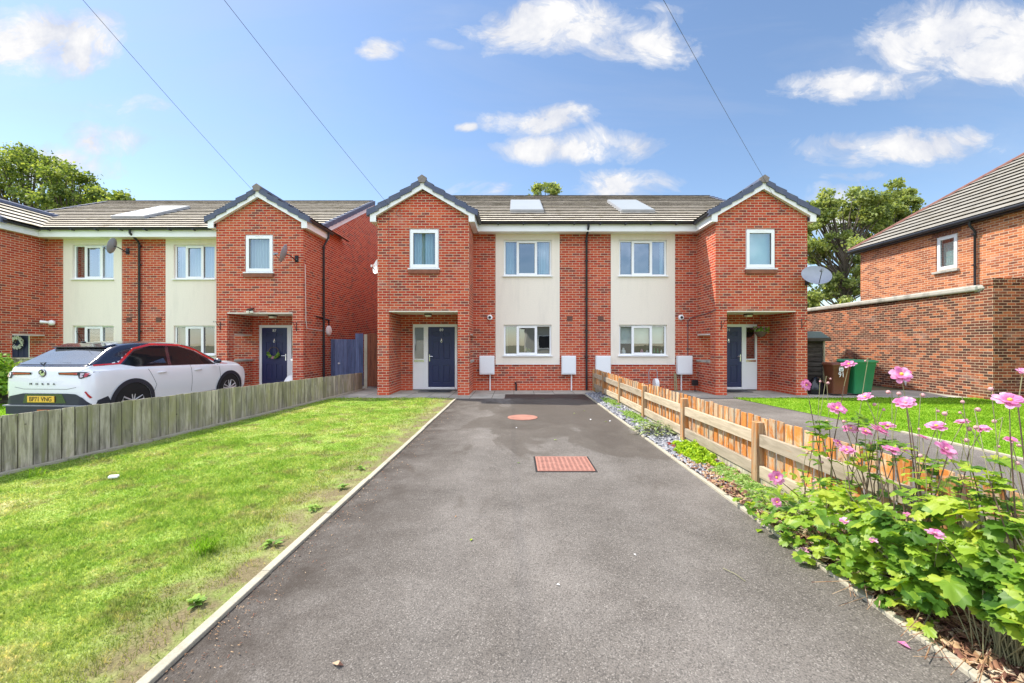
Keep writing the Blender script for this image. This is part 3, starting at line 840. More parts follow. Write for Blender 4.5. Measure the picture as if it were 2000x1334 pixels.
def house(label, num, xc, s, yf, sq=0.0, party_pipe=False, opts=None, group=None, win2=None):
    opts = opts or {}
    W_ = 6.175 - sq
    PL = 3.54 - sq
    o0, o1 = 3.865 - sq, 5.845 - sq      # porch opening
    mid = (PL + W_)/2
    hw = (W_ - PL)/2
    X = lambda l: xc + s*l
    DP = 9.8
    root = thing('brick_house', (X(3.1), yf, 0), label, 'house', group)
    # ---- walls
    mb = MB()
    pa0, pa1 = (0.81, 2.84) if not win2 else win2['panel']
    pz0 = 0.837
    wa0, wa1 = (1.07, 2.58) if not win2 else win2['win']
    uz0, uz1, lz0, lz1 = 3.61, 4.77, 1.09, 2.08
    d0, d1 = 4.055 - sq, 5.467 - sq      # door frame
    mb.wall('x', X(0), X(W_-0.1), 0, 5.20, yf, yf+0.1, [(X(pa0), X(pa1), pz0, 5.20), (X(d0), X(d1), -0.1, 2.10)])
    # outer gable wall
    mb.prism([(yf, 0), (yf+DP, 0), (yf+DP, 5.28), (yf+DP/2, 7.72), (yf, 5.28)], 'x', X(W_-0.1), X(W_))
    mb.box(X(0), X(W_-0.1), yf+DP-0.1, yf+DP, 0, 5.2)
    # porch
    y0 = yf-1.24; y1 = yf-0.91
    pw0, pw1 = 4.405 - sq, 5.26 - sq
    mb.wall('x', X(PL), X(W_), 0, 5.13, y0, y1, [(X(o0), X(o1), -0.1, 2.43), (X(pw0), X(pw1), 3.62, 4.785)])
    mb.prism([(X(PL), 5.13), (X(W_), 5.13), (X(mid), 5.13+hw*0.577)], 'y', y0, y1)
    mb.wall('y', y1, yf, 0, 5.13, X(W_-0.33), X(W_))
    mb.wall('y', y1, yf, 0, 0.92, X(PL), X(PL+0.32))
    mb.wall('y', y1, yf, 1.78, 5.13, X(PL), X(PL+0.32))
    mb.build('wall', M['brick'], root, recalc=True)
    # soffit of the porch
    mb = MB(); mb.box(X(o0), X(o1), y0+0.006, yf, 2.395, 2.428)
    mb.build('porch_ceiling', M['soffit'], root)
    mb = MB(); mb.box(X(PL-0.03), X(PL+0.345), y1-0.02, yf-0.002, 0.921, 0.975)
    mb.build('coping', M['coping'], root, bevel=0.006)
    mb = MB(); mb.box(X(PL+0.012), X(PL+0.30), y1+0.002, yf-0.002, 1.745, 1.779)
    mb.build('lintel', M['fascia'], root)
    # render panel
    mb = MB(); mb.wall('x', X(pa0)+0.002*0, X(pa1), pz0, 5.19, yf-0.018, yf+0.09, [(X(wa0), X(wa1), uz0, uz1), (X(wa0), X(wa1), lz0, lz1)])
    mb.build('render_panel', M['render'], root)
    mb = MB(); mb.box(X(pa0), X(pa1), yf-0.024, yf-0.001, pz0-0.016, pz0-0.001)
    mb.build('panel_bead', M['upvc'], root)
    # interior
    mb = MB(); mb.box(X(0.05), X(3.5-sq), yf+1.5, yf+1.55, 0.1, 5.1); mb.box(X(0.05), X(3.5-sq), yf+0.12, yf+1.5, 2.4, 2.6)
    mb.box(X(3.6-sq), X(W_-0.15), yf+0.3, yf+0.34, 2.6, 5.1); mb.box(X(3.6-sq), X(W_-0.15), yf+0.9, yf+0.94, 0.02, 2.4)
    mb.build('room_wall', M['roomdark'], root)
    # windows
    window(root, X, yf-0.018, wa0, wa1, uz0, uz1, 3, opts.get('up'), recess=0.065)
    window(root, X, yf-0.018, wa0, wa1, lz0, lz1, 3, opts.get('low'), recess=0.065, glass=opts.get('lowglass', 'glass'))
    window(root, X, y0, pw0, pw1, 3.62, 4.785, 1, opts.get('porch'), recess=0.03, glass='glass_clear')
    mb = MB(); mb.obox(((X(pw0)+X(pw1))/2, y0-0.012, 3.545), (1,0,0), (0,1,0.12), (0,-0.12,1), (pw1-pw0)/2+0.02, 0.055, 0.055)
    mb.build('tile_sill', M['sill'], root, bevel=0.008)
    # ---- door set
    mb = MB()
    dd0, dd1 = 4.135 - sq, 4.985 - sq
    g0, g1 = 5.125 - sq, 5.42 - sq
    yd = yf + 0.035
    mb.wall('x', X(d0), X(d1), 0.03, 2.10, yd, yd+0.07, [(X(dd0), X(dd1), 0.10, 2.015), (X(g0), X(g1), 1.0, 2.0)])
    mb.wall('x', X(g0)+s*0.0, X(g1), 0.10, 0.86, yd-0.006, yd-0.0005, [(X(g0+0.012), X(g1-0.012), 0.112, 0.848)])
    fr = mb.build('door_frame', M['upvc'], root, bevel=0.004)
    mb = MB(); a, b = X(g0), X(g1)
    mb.quad((a, yd+0.03, 1.0), (b, yd+0.03, 1.0), (b, yd+0.03, 2.0), (a, yd+0.03, 2.0)); mb.build('pane', M['glass'], fr, recalc=False)
    mb = MB(); mb.wall('x', X(g0-0.01), X(g1+0.01), 0.905, 0.972, yd-0.012, yd-0.0005, [(X(g0+0.02), X(g1-0.02), 0.922, 0.955)]); mb.box(X(g0+0.02), X(g1-0.02), yd-0.008, yd-0.0005, 0.922, 0.955)
    mb.build('letter_plate', M['chrome'], fr)
    mb = MB(); mb.box(X(dd0), X(dd1), yf-0.02, yd+0.05, 0.035, 0.085); mb.build('threshold', M['silver'], fr)
    # six-panel door
    mb = MB()
    wd = dd1 - dd0
    cols = [(dd0+0.145, dd0+0.365), (dd1-0.365, dd1-0.145)]
    rows = [(0.25, 0.80), (0.985, 1.54), (1.72, 1.86)]
    holes = [(X(p), X(q), u, w) for p, q in cols for u, w in rows]
    mb.wall('x', X(dd0+0.004), X(dd1-0.004), 0.105, 2.010, yd+0.008, yd+0.052, holes)
    mb.box(X(dd0+0.01), X(dd1-0.01), yd+0.024, yd+0.05, 0.12, 2.0)
    for p, q in cols:
        for u, w in rows:
            mb.box(X(p+0.030), X(q-0.030), yd+0.012, yd+0.03, u+0.030, w-0.030)
    door = mb.build('door', M['door'], root, bevel=0.006)
    dc = (dd0+dd1)/2
    mb = MB()
    hx = X(dd1-0.045)
    mb.box(hx-0.014, hx+0.014, yd-0.004, yd+0.0075, 0.92, 1.14)
    mb.tube([(hx, yd, 1.08), (hx, yd-0.045, 1.08), (X(dd1-0.16), yd-0.05, 1.08)], 0.010, 8)
    mb.build('handle', M['chrome'], door)
    mb = MB()
    kx = X(dc)
    mb.lathe([(0.0, -0.01), (0.022, -0.01), (0.026, 0.0)], (kx, yd+0.002, 1.60), 14, 'y')
    mb.lathe([(0.030, -0.004), (0.030, 0.004), (0.018, 0.004), (0.018, -0.004)], (kx, yd-0.006, 1.555), 14, 'y', caps=False)
    mb.ball((kx, yd-0.004, 1.635), (0.008, 0.006, 0.022)); mb.ball((kx, yd-0.012, 1.52), (0.012, 0.01, 0.014))
    mb.build('knocker', M['chrome'], door, smooth=True)
    text_mesh('door_number', num, 0.125, M['silver'], door, on_wall(X(dc), yd+0.002, 1.915), 0.006)
    if opts.get('porch_light', True):
        mb = MB(); mb.box(X(mid)-0.10, X(mid)+0.10, yf-0.66, yf-0.46, 2.355, 2.394)
        pl = mb.build('porch_light', M['black'], root, bevel=0.01)
        mb = MB(); mb.box(X(mid)-0.088, X(mid)+0.088, yf-0.65, yf-0.47, 2.30, 2.354); mb.build('diffuser', M['light_glass'], pl, bevel=0.02)
    # ---- eaves
    zf0, zf1 = 4.95, 5.17
    mb = MB()
    a, b = X(0), X(PL-0.17)
    mb.box(a, b, yf-0.34, yf-0.315, zf0, zf1); mb.build('fascia', M['fascia'], root)
    mb = MB(); mb.box(a, b, yf-0.314, yf-0.019, zf0+0.004, zf0+0.016); mb.build('eaves_soffit', M['fascia'], root)
    for l, sg in ((PL-0.17, 1), (W_+0.145, 1)):
        mb = MB()
        if l < mid: mb.box(X(l), X(l+0.025), y0-0.10, yf-0.341, zf0+0.002, zf1+0.01)
        else: mb.box(X(l), X(l+0.025), y0-0.10, yf+0.12, zf0+0.002, zf1+0.01)
        mb.build('fascia', M['fascia'], root)
    mb = MB(); mb.box(X(PL-0.144), X(PL-0.002), y0-0.10, yf-0.02, zf0+0.02, zf0+0.032); mb.build('eaves_soffit', M['fascia'], root); mb = MB()
    mb.box(X(W_+0.002), X(W_+0.144), y0-0.10, yf+0.12, zf0+0.02, zf0+0.032)
    mb.build('eaves_soffit', M['fascia'], root)
    mb = MB()
    for sg in (-1, 1):
        q = lambda dl: X(mid + sg*dl)
        e = hw+0.17
        poly = [(q(e), zf0), (q(e), 6.10-0.577*e), (q(0), 6.10), (q(0), 5.885), (q(hw), 5.885-0.577*hw), (q(hw), zf0)]
        mb.prism(poly, 'y', y0-0.125, y0-0.10)
        poly2 = [(q(e-0.03), 6.0-0.577*e), (q(0), 6.0-0.02), (q(0), 5.91), (q(e-0.03), 5.905-0.577*e)]
        mb.prism(poly2, 'y', y0-0.099, y0-0.001)
    mb.build('bargeboard', M['fascia'], root)
    # ---- gutters
    mb = MB()
    def gut(p, q):
        p, q = Vector(p), Vector(q); t = (q-p).normalized(); u = Vector((0,0,1)).cross(t).normalized()
        n = 8; out = []
        for i in range(n+1):
            ang = math.pi + math.pi*i/n
            out.append(u*math.cos(ang)*0.058 + Vector((0,0,1))*math.sin(ang)*0.062)
        for i in range(n):
            mb.quad(p+out[i], q+out[i], q+out[i+1], p+out[i+1]); 
            mb.quad(p+out[i]*0.9, p+out[i+1]*0.9, q+out[i+1]*0.9, q+out[i]*0.9)
        mb.add([p+o_ for o_ in out], [tuple(range(n+1))]); mb.add([q+o_ for o_ in out], [tuple(range(n+1))])
    zg = 5.215
    gut((X(0), yf-0.40, zg), (X(PL-0.24), yf-0.40, zg))
    l = 0.4
    while l < PL-0.4:
        mb.box(X(l)-0.02, X(l)+0.02, yf-0.465, yf-0.341, zg-0.075, zg-0.03); l += 0.78
    mb.build('gutter', M['gutter'], root, recalc=False); mb = MB()
    gut((X(PL-0.235), y0-0.12, zg-0.01), (X(PL-0.235), yf-0.36, zg-0.01))
    mb.build('gutter', M['gutter'], root, recalc=False); mb = MB()
    gut((X(W_+0.225), y0-0.12, zg-0.01), (X(W_+0.225), yf+0.25, zg-0.01))
    mb.build('gutter', M['gutter'], root, recalc=False)
    # ---- main roof
    up = Vector((0, 1, 0.5)).normalized()
    SL = math.hypot(5.26, 2.63)
    n = 17
    mb = MB()
    xa, xb = sorted((X(0), X(W_+0.04)))
    courses(mb, (0, yf-0.37, 5.225), xa, xb, up, n, SL/n)
    zr = 5.225 + 2.635
    mb.add([(xa, yf+4.9, zr), (xb, yf+4.9, zr), (xb, yf+DP+0.36, 5.225), (xa, yf+DP+0.36, 5.225)], [(0, 1, 2, 3)])
    # porch roof, both slopes, running back into the main roof
    for sg in (-1, 1):
        upv = Vector((-sg*s, 0, 0.577)).normalized()
        e = hw+0.25
        m_ = MB()
        courses(mb, (X(mid+sg*e), 0, 6.14-0.577*e), y0-0.12, yf+1.55, upv, 5, e/0.866/5, axis_along=(0, 1, 0))
    roof = mb.build('roof', M['tiles'], root, recalc=False)
    mb = MB()
    x = xa
    while x < xb-0.05:
        e2 = min(x+0.44, xb)
        mb.prism([(yf+4.9-0.13, zr-0.03), (yf+4.9-0.06, zr+0.055), (yf+4.9+0.06, zr+0.055), (yf+4.9+0.13, zr-0.03)], 'x', x, e2-0.008)
        x = e2
    mb.build('ridge_tiles', M['tiles'], roof)
    mb = MB()
    y = y0-0.10
    while y < yf+1.5:
        mb.prism([(X(mid)-0.125, 6.115), (X(mid)-0.10, 6.205), (X(mid), 6.262), (X(mid)+0.10, 6.205), (X(mid)+0.125, 6.115)], 'y', y, y+0.43)
        y += 0.44
    mb.build('ridge_tiles', M['verge'], roof)
    mb = MB()
    mb.prism([(X(mid)-0.088, 6.055), (X(mid)-0.133, 6.185), (X(mid), 6.275), (X(mid)+0.133, 6.185), (X(mid)+0.088, 6.055)], 'y', y0-0.175, y0-0.10)
    mb.build('ridge_end_cap', M['ridge_end'], roof)
    mb = MB()
    rr = random.Random(9)
    for sg in (-1, 1):
        nseg = 5
        e = hw+0.26
        for k in range(nseg):
            t0, t1 = k/nseg, (k+1)/nseg
            l0, l1 = e*(1-t0), e*(1-t1)
            za, zb = 6.14-0.577*l0, 6.14-0.577*l1
            jj = rr.uniform(-0.006, 0.006)
            q = lambda dl: X(mid+sg*dl)
            lo = 0.055
            poly = [(q(l0), za-0.115), (q(l0), za+lo+jj), (q(l1-0.02), zb+0.022), (q(l1-0.02), zb-0.150)]
            if k == nseg-1: poly = [(q(l0), za-0.115), (q(l0), za+lo+jj), (q(l1+0.06), zb-0.035+0.03), (q(l1+0.06), zb-0.150)]
            mb.prism(poly, 'y', y0-0.160-0.004*(k % 2), y0-0.02)
    mb.build('verge_tiles', M['verge'], roof); mb = MB()
    # caps up the outer gable
    for k in range(n):
        s0, s1 = SL/n*k, SL/n*(k+1)
        A = Vector((0, yf-0.37, 5.225)) + up*s0; B = Vector((0, yf-0.37, 5.225)) + up*(s1+0.015)
        mb.prism([(A.y, A.z-0.10), (A.y, A.z+0.075), (B.y, B.z+0.045), (B.y, B.z-0.12)], 'x', X(W_+0.042), X(W_+0.115+0.004*(k % 2)))
        mb.prism([(A.y, A.z+0.04), (A.y, A.z+0.076), (B.y, B.z+0.046), (B.y, B.z+0.02)], 'x', X(W_-0.03), X(W_+0.041))
    mb.build('verge_tiles', M['verge'], roof)
    mb = MB()
    A = Vector((0, yf-0.30, 5.26)); B = Vector((0, yf+4.9, 7.86))
    mb.prism([(A.y, A.z-0.30), (A.y, A.z-0.10), (B.y, B.z-0.10), (B.y, B.z-0.30)], 'x', X(W_+0.003), X(W_+0.04))
    mb.build('bargeboard', M['fascia'], root)
    # flat panel on the roof
    if opts.get('panel'):
        l0, l1, ya, yb = opts['panel']
        mb = MB()
        nrm = Vector((0, -0.5, 1)).normalized()
        def rp(l, y_, h): return Vector((X(l), yf+y_, 5.225+0.5*(y_+0.37))) + nrm*h
        vs = [rp(l0, ya, 0), rp(l1, ya, 0), rp(l1, yb, 0), rp(l0, yb, 0), rp(l0, ya, .125), rp(l1, ya, .125), rp(l1, yb, .125), rp(l0, yb, .125)]
        F6 = [(0,3,2,1),(4,5,6,7),(0,1,5,4),(1,2,6,5),(2,3,7,6),(3,0,4,7)]
        mb.add(vs, F6)
        pn = mb.build('roof_panel', M['lead'], roof, bevel=0.01)
        mb = MB()
        vs = [rp(l0+.03, ya+.03, .1255), rp(l1-.03, ya+.03, .1255), rp(l1-.03, yb-.03, .1255), rp(l0+.03, yb-.03, .1255), rp(l0+.03, ya+.03, .134), rp(l1-.03, ya+.03, .134), rp(l1-.03, yb-.03, .134), rp(l0+.03, yb-.03, .134)]
        mb.add(vs, F6); mb.build('panel_face', M['solar'], pn)
    # ---- bits on the wall
    if party_pipe:
        px_ = X(party_pipe)
        downpipe(root, [(px_, yf-0.40, 5.15), (px_, yf-0.40, 5.06), (px_, yf-0.10, 4.86), (px_, yf-0.06, 4.78), (px_, yf-0.06, 0.02)],
                 [(px_, yf-0.05, z) for z in (4.72, 4.1, 2.9, 1.9, 1.05)])
    if opts.get('side_pipe'):
        px_ = X(W_+0.06)
        yy = yf-0.02
        downpipe(root, [(X(W_+0.22), yy, 5.14), (X(W_+0.22), yy, 5.02), (px_, yy, 4.72), (px_, yy, 0.02)], [(px_, yy, z) for z in (4.66, 3.6, 2.5, 1.4)])
    mb = MB(); mb.box(X(0.49)-0.09, X(0.49)+0.09, yf-0.014, yf-0.0005, 2.20, 2.36)
    for k in range(5): mb.box(X(0.49)-0.075, X(0.49)+0.075, yf-0.020, yf-0.0145, 2.222+k*0.026, 2.232+k*0.026)
    mb.build('air_vent', M['vent'], root)
    for (a, b) in opts.get('meters', []):
        mb = MB(); mb.box(X(a), X(b), yf-0.16, yf-0.001, 0.515, 1.10)
        bx = mb.build('meter_box', M['meter'], root, bevel=0.012)
        mb = MB(); mb.box(X(a+0.025), X(b-0.025), yf-0.172, yf-0.161, 0.55, 1.065); mb.build('meter_door', M['meter'], bx, bevel=0.004)
        mb = MB(); xm = X(a + (b-a)*0.30)
        mb.tube([(xm, yf-0.07, 0.51), (xm, yf-0.07, 0.0)], 0.02, 8); mb.build('meter_pipe', M['upvc'], bx, smooth=True)
    if opts.get('bell'):
        lb = opts['bell']
        mb = MB(); mb.lathe([(0.085, 0), (0.085, -0.05), (0.06, -0.075), (0.0, -0.08)], (X(lb), yf-0.001, 2.31), 20, 'y')
        bl = mb.build('alarm_box', M['upvc'], root, smooth=True)
        mb = MB(); mb.lathe([(0.045, -0.0715), (0.042, -0.084), (0.0, -0.086)], (X(lb), yf-0.001, 2.31), 16, 'y'); mb.build('alarm_badge', M['black'], bl, smooth=True)
    for l, z in opts.get('hooks', []):
        mb = MB(); xx = X(l)
        mb.tube([(xx, y0-0.01, z+0.13), (xx, y0-0.01, z-0.14)], 0.008, 6)
        mb.tube([(xx, y0-0.01, z+0.10), (xx, y0-0.16, z+0.12), (xx, y0-0.30, z+0.10), (xx, y0-0.31, z+0.13)], 0.007, 6)
        mb.tube([(xx, y0-0.01, z-0.10), (xx, y0-0.20, z+0.10)], 0.007, 6)
        mb.build('basket_bracket', M['gutter'], root)
    return root, X

x_pair, y_pair = 2.205, 13.24
GRP = 'modern semi-detached brick houses'
h89, X89 = house('semi-detached brick house with a navy door numbered 89, gable porch on its left', '89', x_pair, -1, y_pair, opts=dict(
    up=[('curtain_aqua', 0.03, 0.22, 0.03, 0.97), ('curtain_aqua', 0.74, 0.98, 0.03, 0.97)],
    low=[('curtain_green', 0.02, 0.08, 0.05, 0.97)], porch=[('curtain_aqua', 0.08, 0.80, 0.03, 0.97), ('curtain_green', 0.82, 0.94, 0.03, 0.97)],
    panel=(1.24, 2.40, 1.05, 3.25), meters=[(2.87, 3.34), (0.31, 0.76)], bell=3.02), group=GRP)
h91, X91 = house('semi-detached brick house with a navy door numbered 91, gable porch on its right', '91', x_pair, 1, y_pair, party_pipe=0.035, opts=dict(
    up=[('curtain_aqua', 0.90, 0.98, 0.03, 0.97)], low=[('blind_roller', 0.03, 0.97, 0.42, 0.98)], porch=[('blind_aqua', 0.05, 0.95, 0.03, 0.98)], lowglass='glass_clear',
    panel=(1.40, 2.56, 1.05, 3.25), meters=[(0.31, 0.78), (2.88, 3.34)], bell=3.03, hooks=[(3.70, 2.02), (6.01, 2.06)]), group=GRP)
x_p2, y_p2 = -12.35, 13.89
w2 = dict(panel=(0.73, 2.67), win=(1.0, 2.36))
h87, X87 = house('brick house with a navy door numbered 87 behind the white car', '87', x_p2, 1, y_p2, sq=0.25, party_pipe=-0.11, win2=w2, opts=dict(
    up=[('blind_vert', 0.02, 0.97, 0.04, 0.97)], low=[('curtain_green', 0.03, 0.26, 0.04, 0.97)], porch=[('blind_vert', 0.05, 0.95, 0.03, 0.98)], lowglass='glass_clear',
    side_pipe=True, hooks=[(3.42, 2.02), (5.72, 2.0)]), group=GRP)
h85, X85 = house('brick house at the far left edge with a black door and white wreath', '', x_p2, -1, y_p2, sq=0.25, win2=w2, opts=dict(
    up=[('curtain_green', 0.04, 0.28, 0.04, 0.97), ('blind_vert', 0.5, 0.97, 0.04, 0.97)], low=[('blind_h2', 0.03, 0.97, 0.04, 0.97)], porch=[('blind_vert', 0.05, 0.95, 0.03, 0.98)], lowglass='glass_clear',
    panel=(0.85, 2.05, 1.0, 3.1)), group=GRP)
# ------------------------------------------------------------------ older brick house on the right
XH = 14.2
hr = thing('brick_house', (17.5, 11, 0), 'older orange brick house at the right with a grey hipped roof', 'house')
mb = MB()
wy0, wy1, wz0, wz1 = 13.42, 14.12, 3.90, 5.06
mb.wall('y', 3.0, 17.2, 0, 5.36, XH, XH+0.25, [(wy0, wy1, wz0, wz1)])
mb.box(XH+0.25, 22.5, 16.95, 17.2, 0, 5.36); mb.box(XH+0.25, 22.5, 3.0, 3.25, 0, 5.36); mb.box(22.5, 22.75, 3.0, 17.2, 0, 5.36)
mb.build('wall', M['old_brick'], hr)
mb = MB(); 
for k in range(9):
    yy = wy0 - 0.06 + (wy1-wy0+0.12)*k/8
    mb.obox((XH-0.008, yy, wz1+0.115), (1,0,0), (0,1,(k-4)*0.05), (0,-(k-4)*0.05,1), 0.012, 0.036, 0.105)
mb.build('brick_arch', M['hip'], hr)
mb = MB(); fx = XH+0.04
mb.wall('y', wy0, wy1, wz0, wz1, fx, fx+0.07, [(wy0+0.06, wy1-0.06, wz0+0.06, wz1-0.06)])
mb.wall('y', wy0+0.04, wy1-0.04, wz0+0.04, wz1-0.04, fx-0.03, fx-0.001, [(wy0+0.13, wy1-0.13, wz0+0.14, wz1-0.13)])
wn2 = mb.build('window', M['upvc'], hr, bevel=0.004)
mb = MB(); mb.quad((fx+0.01, wy0+0.13, wz0+0.14), (fx+0.01, wy1-0.13, wz0+0.14), (fx+0.01, wy1-0.13, wz1-0.13), (fx+0.01, wy0+0.13, wz1-0.13)); mb.build('pane', M['glass_clear'], wn2, recalc=False)
mb = MB()
for i in range(30):
    a, b = wy0+0.1+(wy1-wy0-0.2)*i/30, wy0+0.1+(wy1-wy0-0.2)*(i+1)/30
    q = lambda t: fx+0.12+0.012*math.sin(t*95)
    mb.quad((q(a), a, wz0), (q(b), b, wz0), (q(b), b, wz1-0.22), (q(a), a, wz1-0.22))
mb.build('curtain', M['blind_aqua'], wn2, smooth=True)
mb = MB(); mb.box(XH-0.09, XH+0.05, wy0-0.06, wy1+0.06, wz0-0.07, wz0-0.002); mb.build('sill', M['coping'], wn2, bevel=0.006)
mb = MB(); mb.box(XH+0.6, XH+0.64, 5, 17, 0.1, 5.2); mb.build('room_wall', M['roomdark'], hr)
# eaves and hipped roof
ex, ez = 13.93, 5.34
mb = MB(); mb.box(XH-0.20, XH-0.17, 3.0, 17.42, 5.20, 5.36); mb.box(XH-0.169, XH-0.001, 3.0, 17.42, 5.21, 5.225)
mb.box(XH-0.20, 22.7, 17.39, 17.42, 5.20, 5.36)
mb.build('fascia', M['gutter'], hr)
mb = MB()
mb.tube([(XH-0.26, 3.0, 5.30), (XH-0.26, 17.5, 5.30)], 0.062, 10)
mb.tube([(XH-0.26, 17.5, 5.30), (22.5, 17.5, 5.30)], 0.062, 10)
for yy in (6, 8, 10, 11.9, 12.85, 14.3, 15.8): mb.lathe([(0.068, -0.03), (0.068, 0.03)], (XH-0.26, yy, 5.30), 10, 'y')
mb.build('gutter', M['gutter'], hr, smooth=True)
downpipe(hr, [(XH-0.24, 12.85, 5.26), (XH-0.24, 12.85, 5.12), (XH-0.07, 12.85, 4.93), (XH-0.07, 12.85, 2.9)], [(XH-0.09, 12.85, z) for z in (4.85, 3.9)])
p_ = 0.765
upv = Vector((1, 0, p_)).normalized(); step = 0.30; cs = upv.x
mb = MB()
courses(mb, (ex, 0, ez), 0, 0, upv, 17, step, 0.05, (0, 1, 0), clip=lambda s: (1.0, 17.47 - s*cs))
upv2 = Vector((0, -1, p_)).normalized()
courses(mb, (0, 17.47, ez), 0, 0, upv2, 17, step, 0.036, (1, 0, 0), clip=lambda s: (ex + s*cs, 23.0 - s*cs))
zt = ez + 17*step*upv.z; xt = ex + 17*step*cs
mb.add([(xt, 1.0, zt), (xt, 17.47-17*step*cs, zt), (23.0, 17.47-17*step*cs, ez), (23.0, 1.0, ez)], [(0, 1, 2, 3)])
rf = mb.build('roof', M['tiles_grey'], hr, recalc=False)
mb = MB()
a, b = Vector((ex, 17.47, ez)), Vector((xt, 17.47-17*step*cs, zt)); dv = (b-a).normalized(); L = (b-a).length
k = 0.0
while k < L-0.1:
    p0, p1 = a+dv*k, a+dv*min(k+0.42, L)
    mb.tube([p0+Vector((0,0,0.0)), p1+Vector((0,0,0.02))], 0.085, 8, r1=0.075); k += 0.36
mb.build('hip_tiles', M['hip'], rf, smooth=True)

# flat-roofed brick outbuilding wall in front of it, with a taller wall returning at its near end
ob = thing('brick_outbuilding', (12.9, 14, 0), 'long low brown brick outbuilding wall with a grey coping beside the bins', 'outbuilding')
A = Vector((12.46, 10.9, 0)); B = Vector((13.02, 18.7, 0)); u = (B-A).normalized(); nv = Vector((u.y, -u.x, 0))
mb = MB()
def slab(mb, A, B, t, z0, z1):
    u = (B-A).normalized(); nv = Vector((u.y, -u.x, 0))
    vs = [A, B, B+nv*t, A+nv*t]
    mb.add([(p.x, p.y, z0) for p in vs] + [(p.x, p.y, z1) for p in vs], [(0,3,2,1),(4,5,6,7),(0,1,5,4),(1,2,6,5),(2,3,7,6),(3,0,4,7)])
slab(mb, A+u*0.225, B, 0.22, 0, 2.92)
mb.build('wall', M['dark_brick'], ob)
mb = MB()
slab(mb, A+u*0.35-nv*0.10, B-nv*0.10, 0.42, 2.90, 3.06)
mb.build('coping', M['coping'], ob, bevel=0.045)
mb = MB(); slab(mb, A+u*0.35+nv*0.33, B+nv*0.33, 1.35, 2.86, 2.95); mb.build('flat_roof', M['felt'], ob)
mb = MB(); mb.tube([(12.72, 13.55, 0.0), (12.60, 13.55, 0.38)], 0.035, 8); mb.build('waste_pipe', M['upvc'], ob, smooth=True)
gw = thing('brick_wall', (14.3, 11.0, 0), 'tall dark brick garden wall at the right edge topped with upright bricks', 'wall')
mb = MB(); mb.box(12.46, 16.5, 10.9, 11.12, 0, 3.02); mb.build('wall', M['dark_brick'], gw)
mb = MB(); rr = random.Random(4)
x = 12.44
while x < 16.4:
    mb.box(x, x+0.063, 10.885, 11.13, 3.0215, 3.20+rr.uniform(-0.008, 0.008)); x += 0.075
mb.build('brick_capping', M['dark_brick'], gw, bevel=0.004)
mb = MB()
for k in range(4):
    mb.obox((12.56+0.02*k, 11.20+0.05*k, 2.99-0.035*k), (1,0,0), (0,1,0), (0,0.3,1), 0.12, 0.09, 0.05)
mb.build('mortar_fillet', M['coping'], gw, bevel=0.02)

# ------------------------------------------------------------------ shed, bins, bag
sh = thing('garden_shed', (9.0, 13.6, 0), 'narrow dark weathered wooden shed behind the right corner of house 91', 'shed')
mb = MB()
sx0, sx1, sy = 8.50, 9.52, 12.95
z = 0.05
while z < 1.60:
    mb.prism([(sy, z), (sy-0.004, z+0.155), (sy+0.02, z+0.155), (sy+0.02, z)], 'x', sx0, sx1)
    mb.prism([(sy-0.022, z), (sy-0.022+0.004, z+0.02), (sy-0.001, z+0.145), (sy-0.001, z)], 'x', sx0, sx1); z += 0.148
mb.box(sx1-0.02, sx1, sy+0.02, sy+1.5, 0.05, 1.62); mb.box(sx0, sx0+0.02, sy+0.02, sy+1.5, 0.05, 1.62); mb.box(sx0+.02, sx1-.02, sy+1.46, sy+1.5, 0.05, 1.62)
mb.build('wall', M['wood_dark'], sh)
mb = MB(); mb.box(sx1-0.01, sx1+0.035, sy-0.05, sy+0.01, 0.03, 1.62); mb.build('corner_post', M['wood_grey'], sh)
mb = MB(); mb.prism([(sx0-0.05, 1.66), (sx1+0.16, 1.60), (sx1+0.16, 1.63), (sx1-0.16, 1.86), (sx0-0.05, 1.86)], 'y', sy-0.14, sy+1.6); mb.build('roof', M['felt'], sh)
mb = MB(); mb.box(sx0-0.04, sx1+0.14, sy-0.165, sy-0.141, 1.56, 1.66); mb.build('fascia', M['wood_dark'], sh)

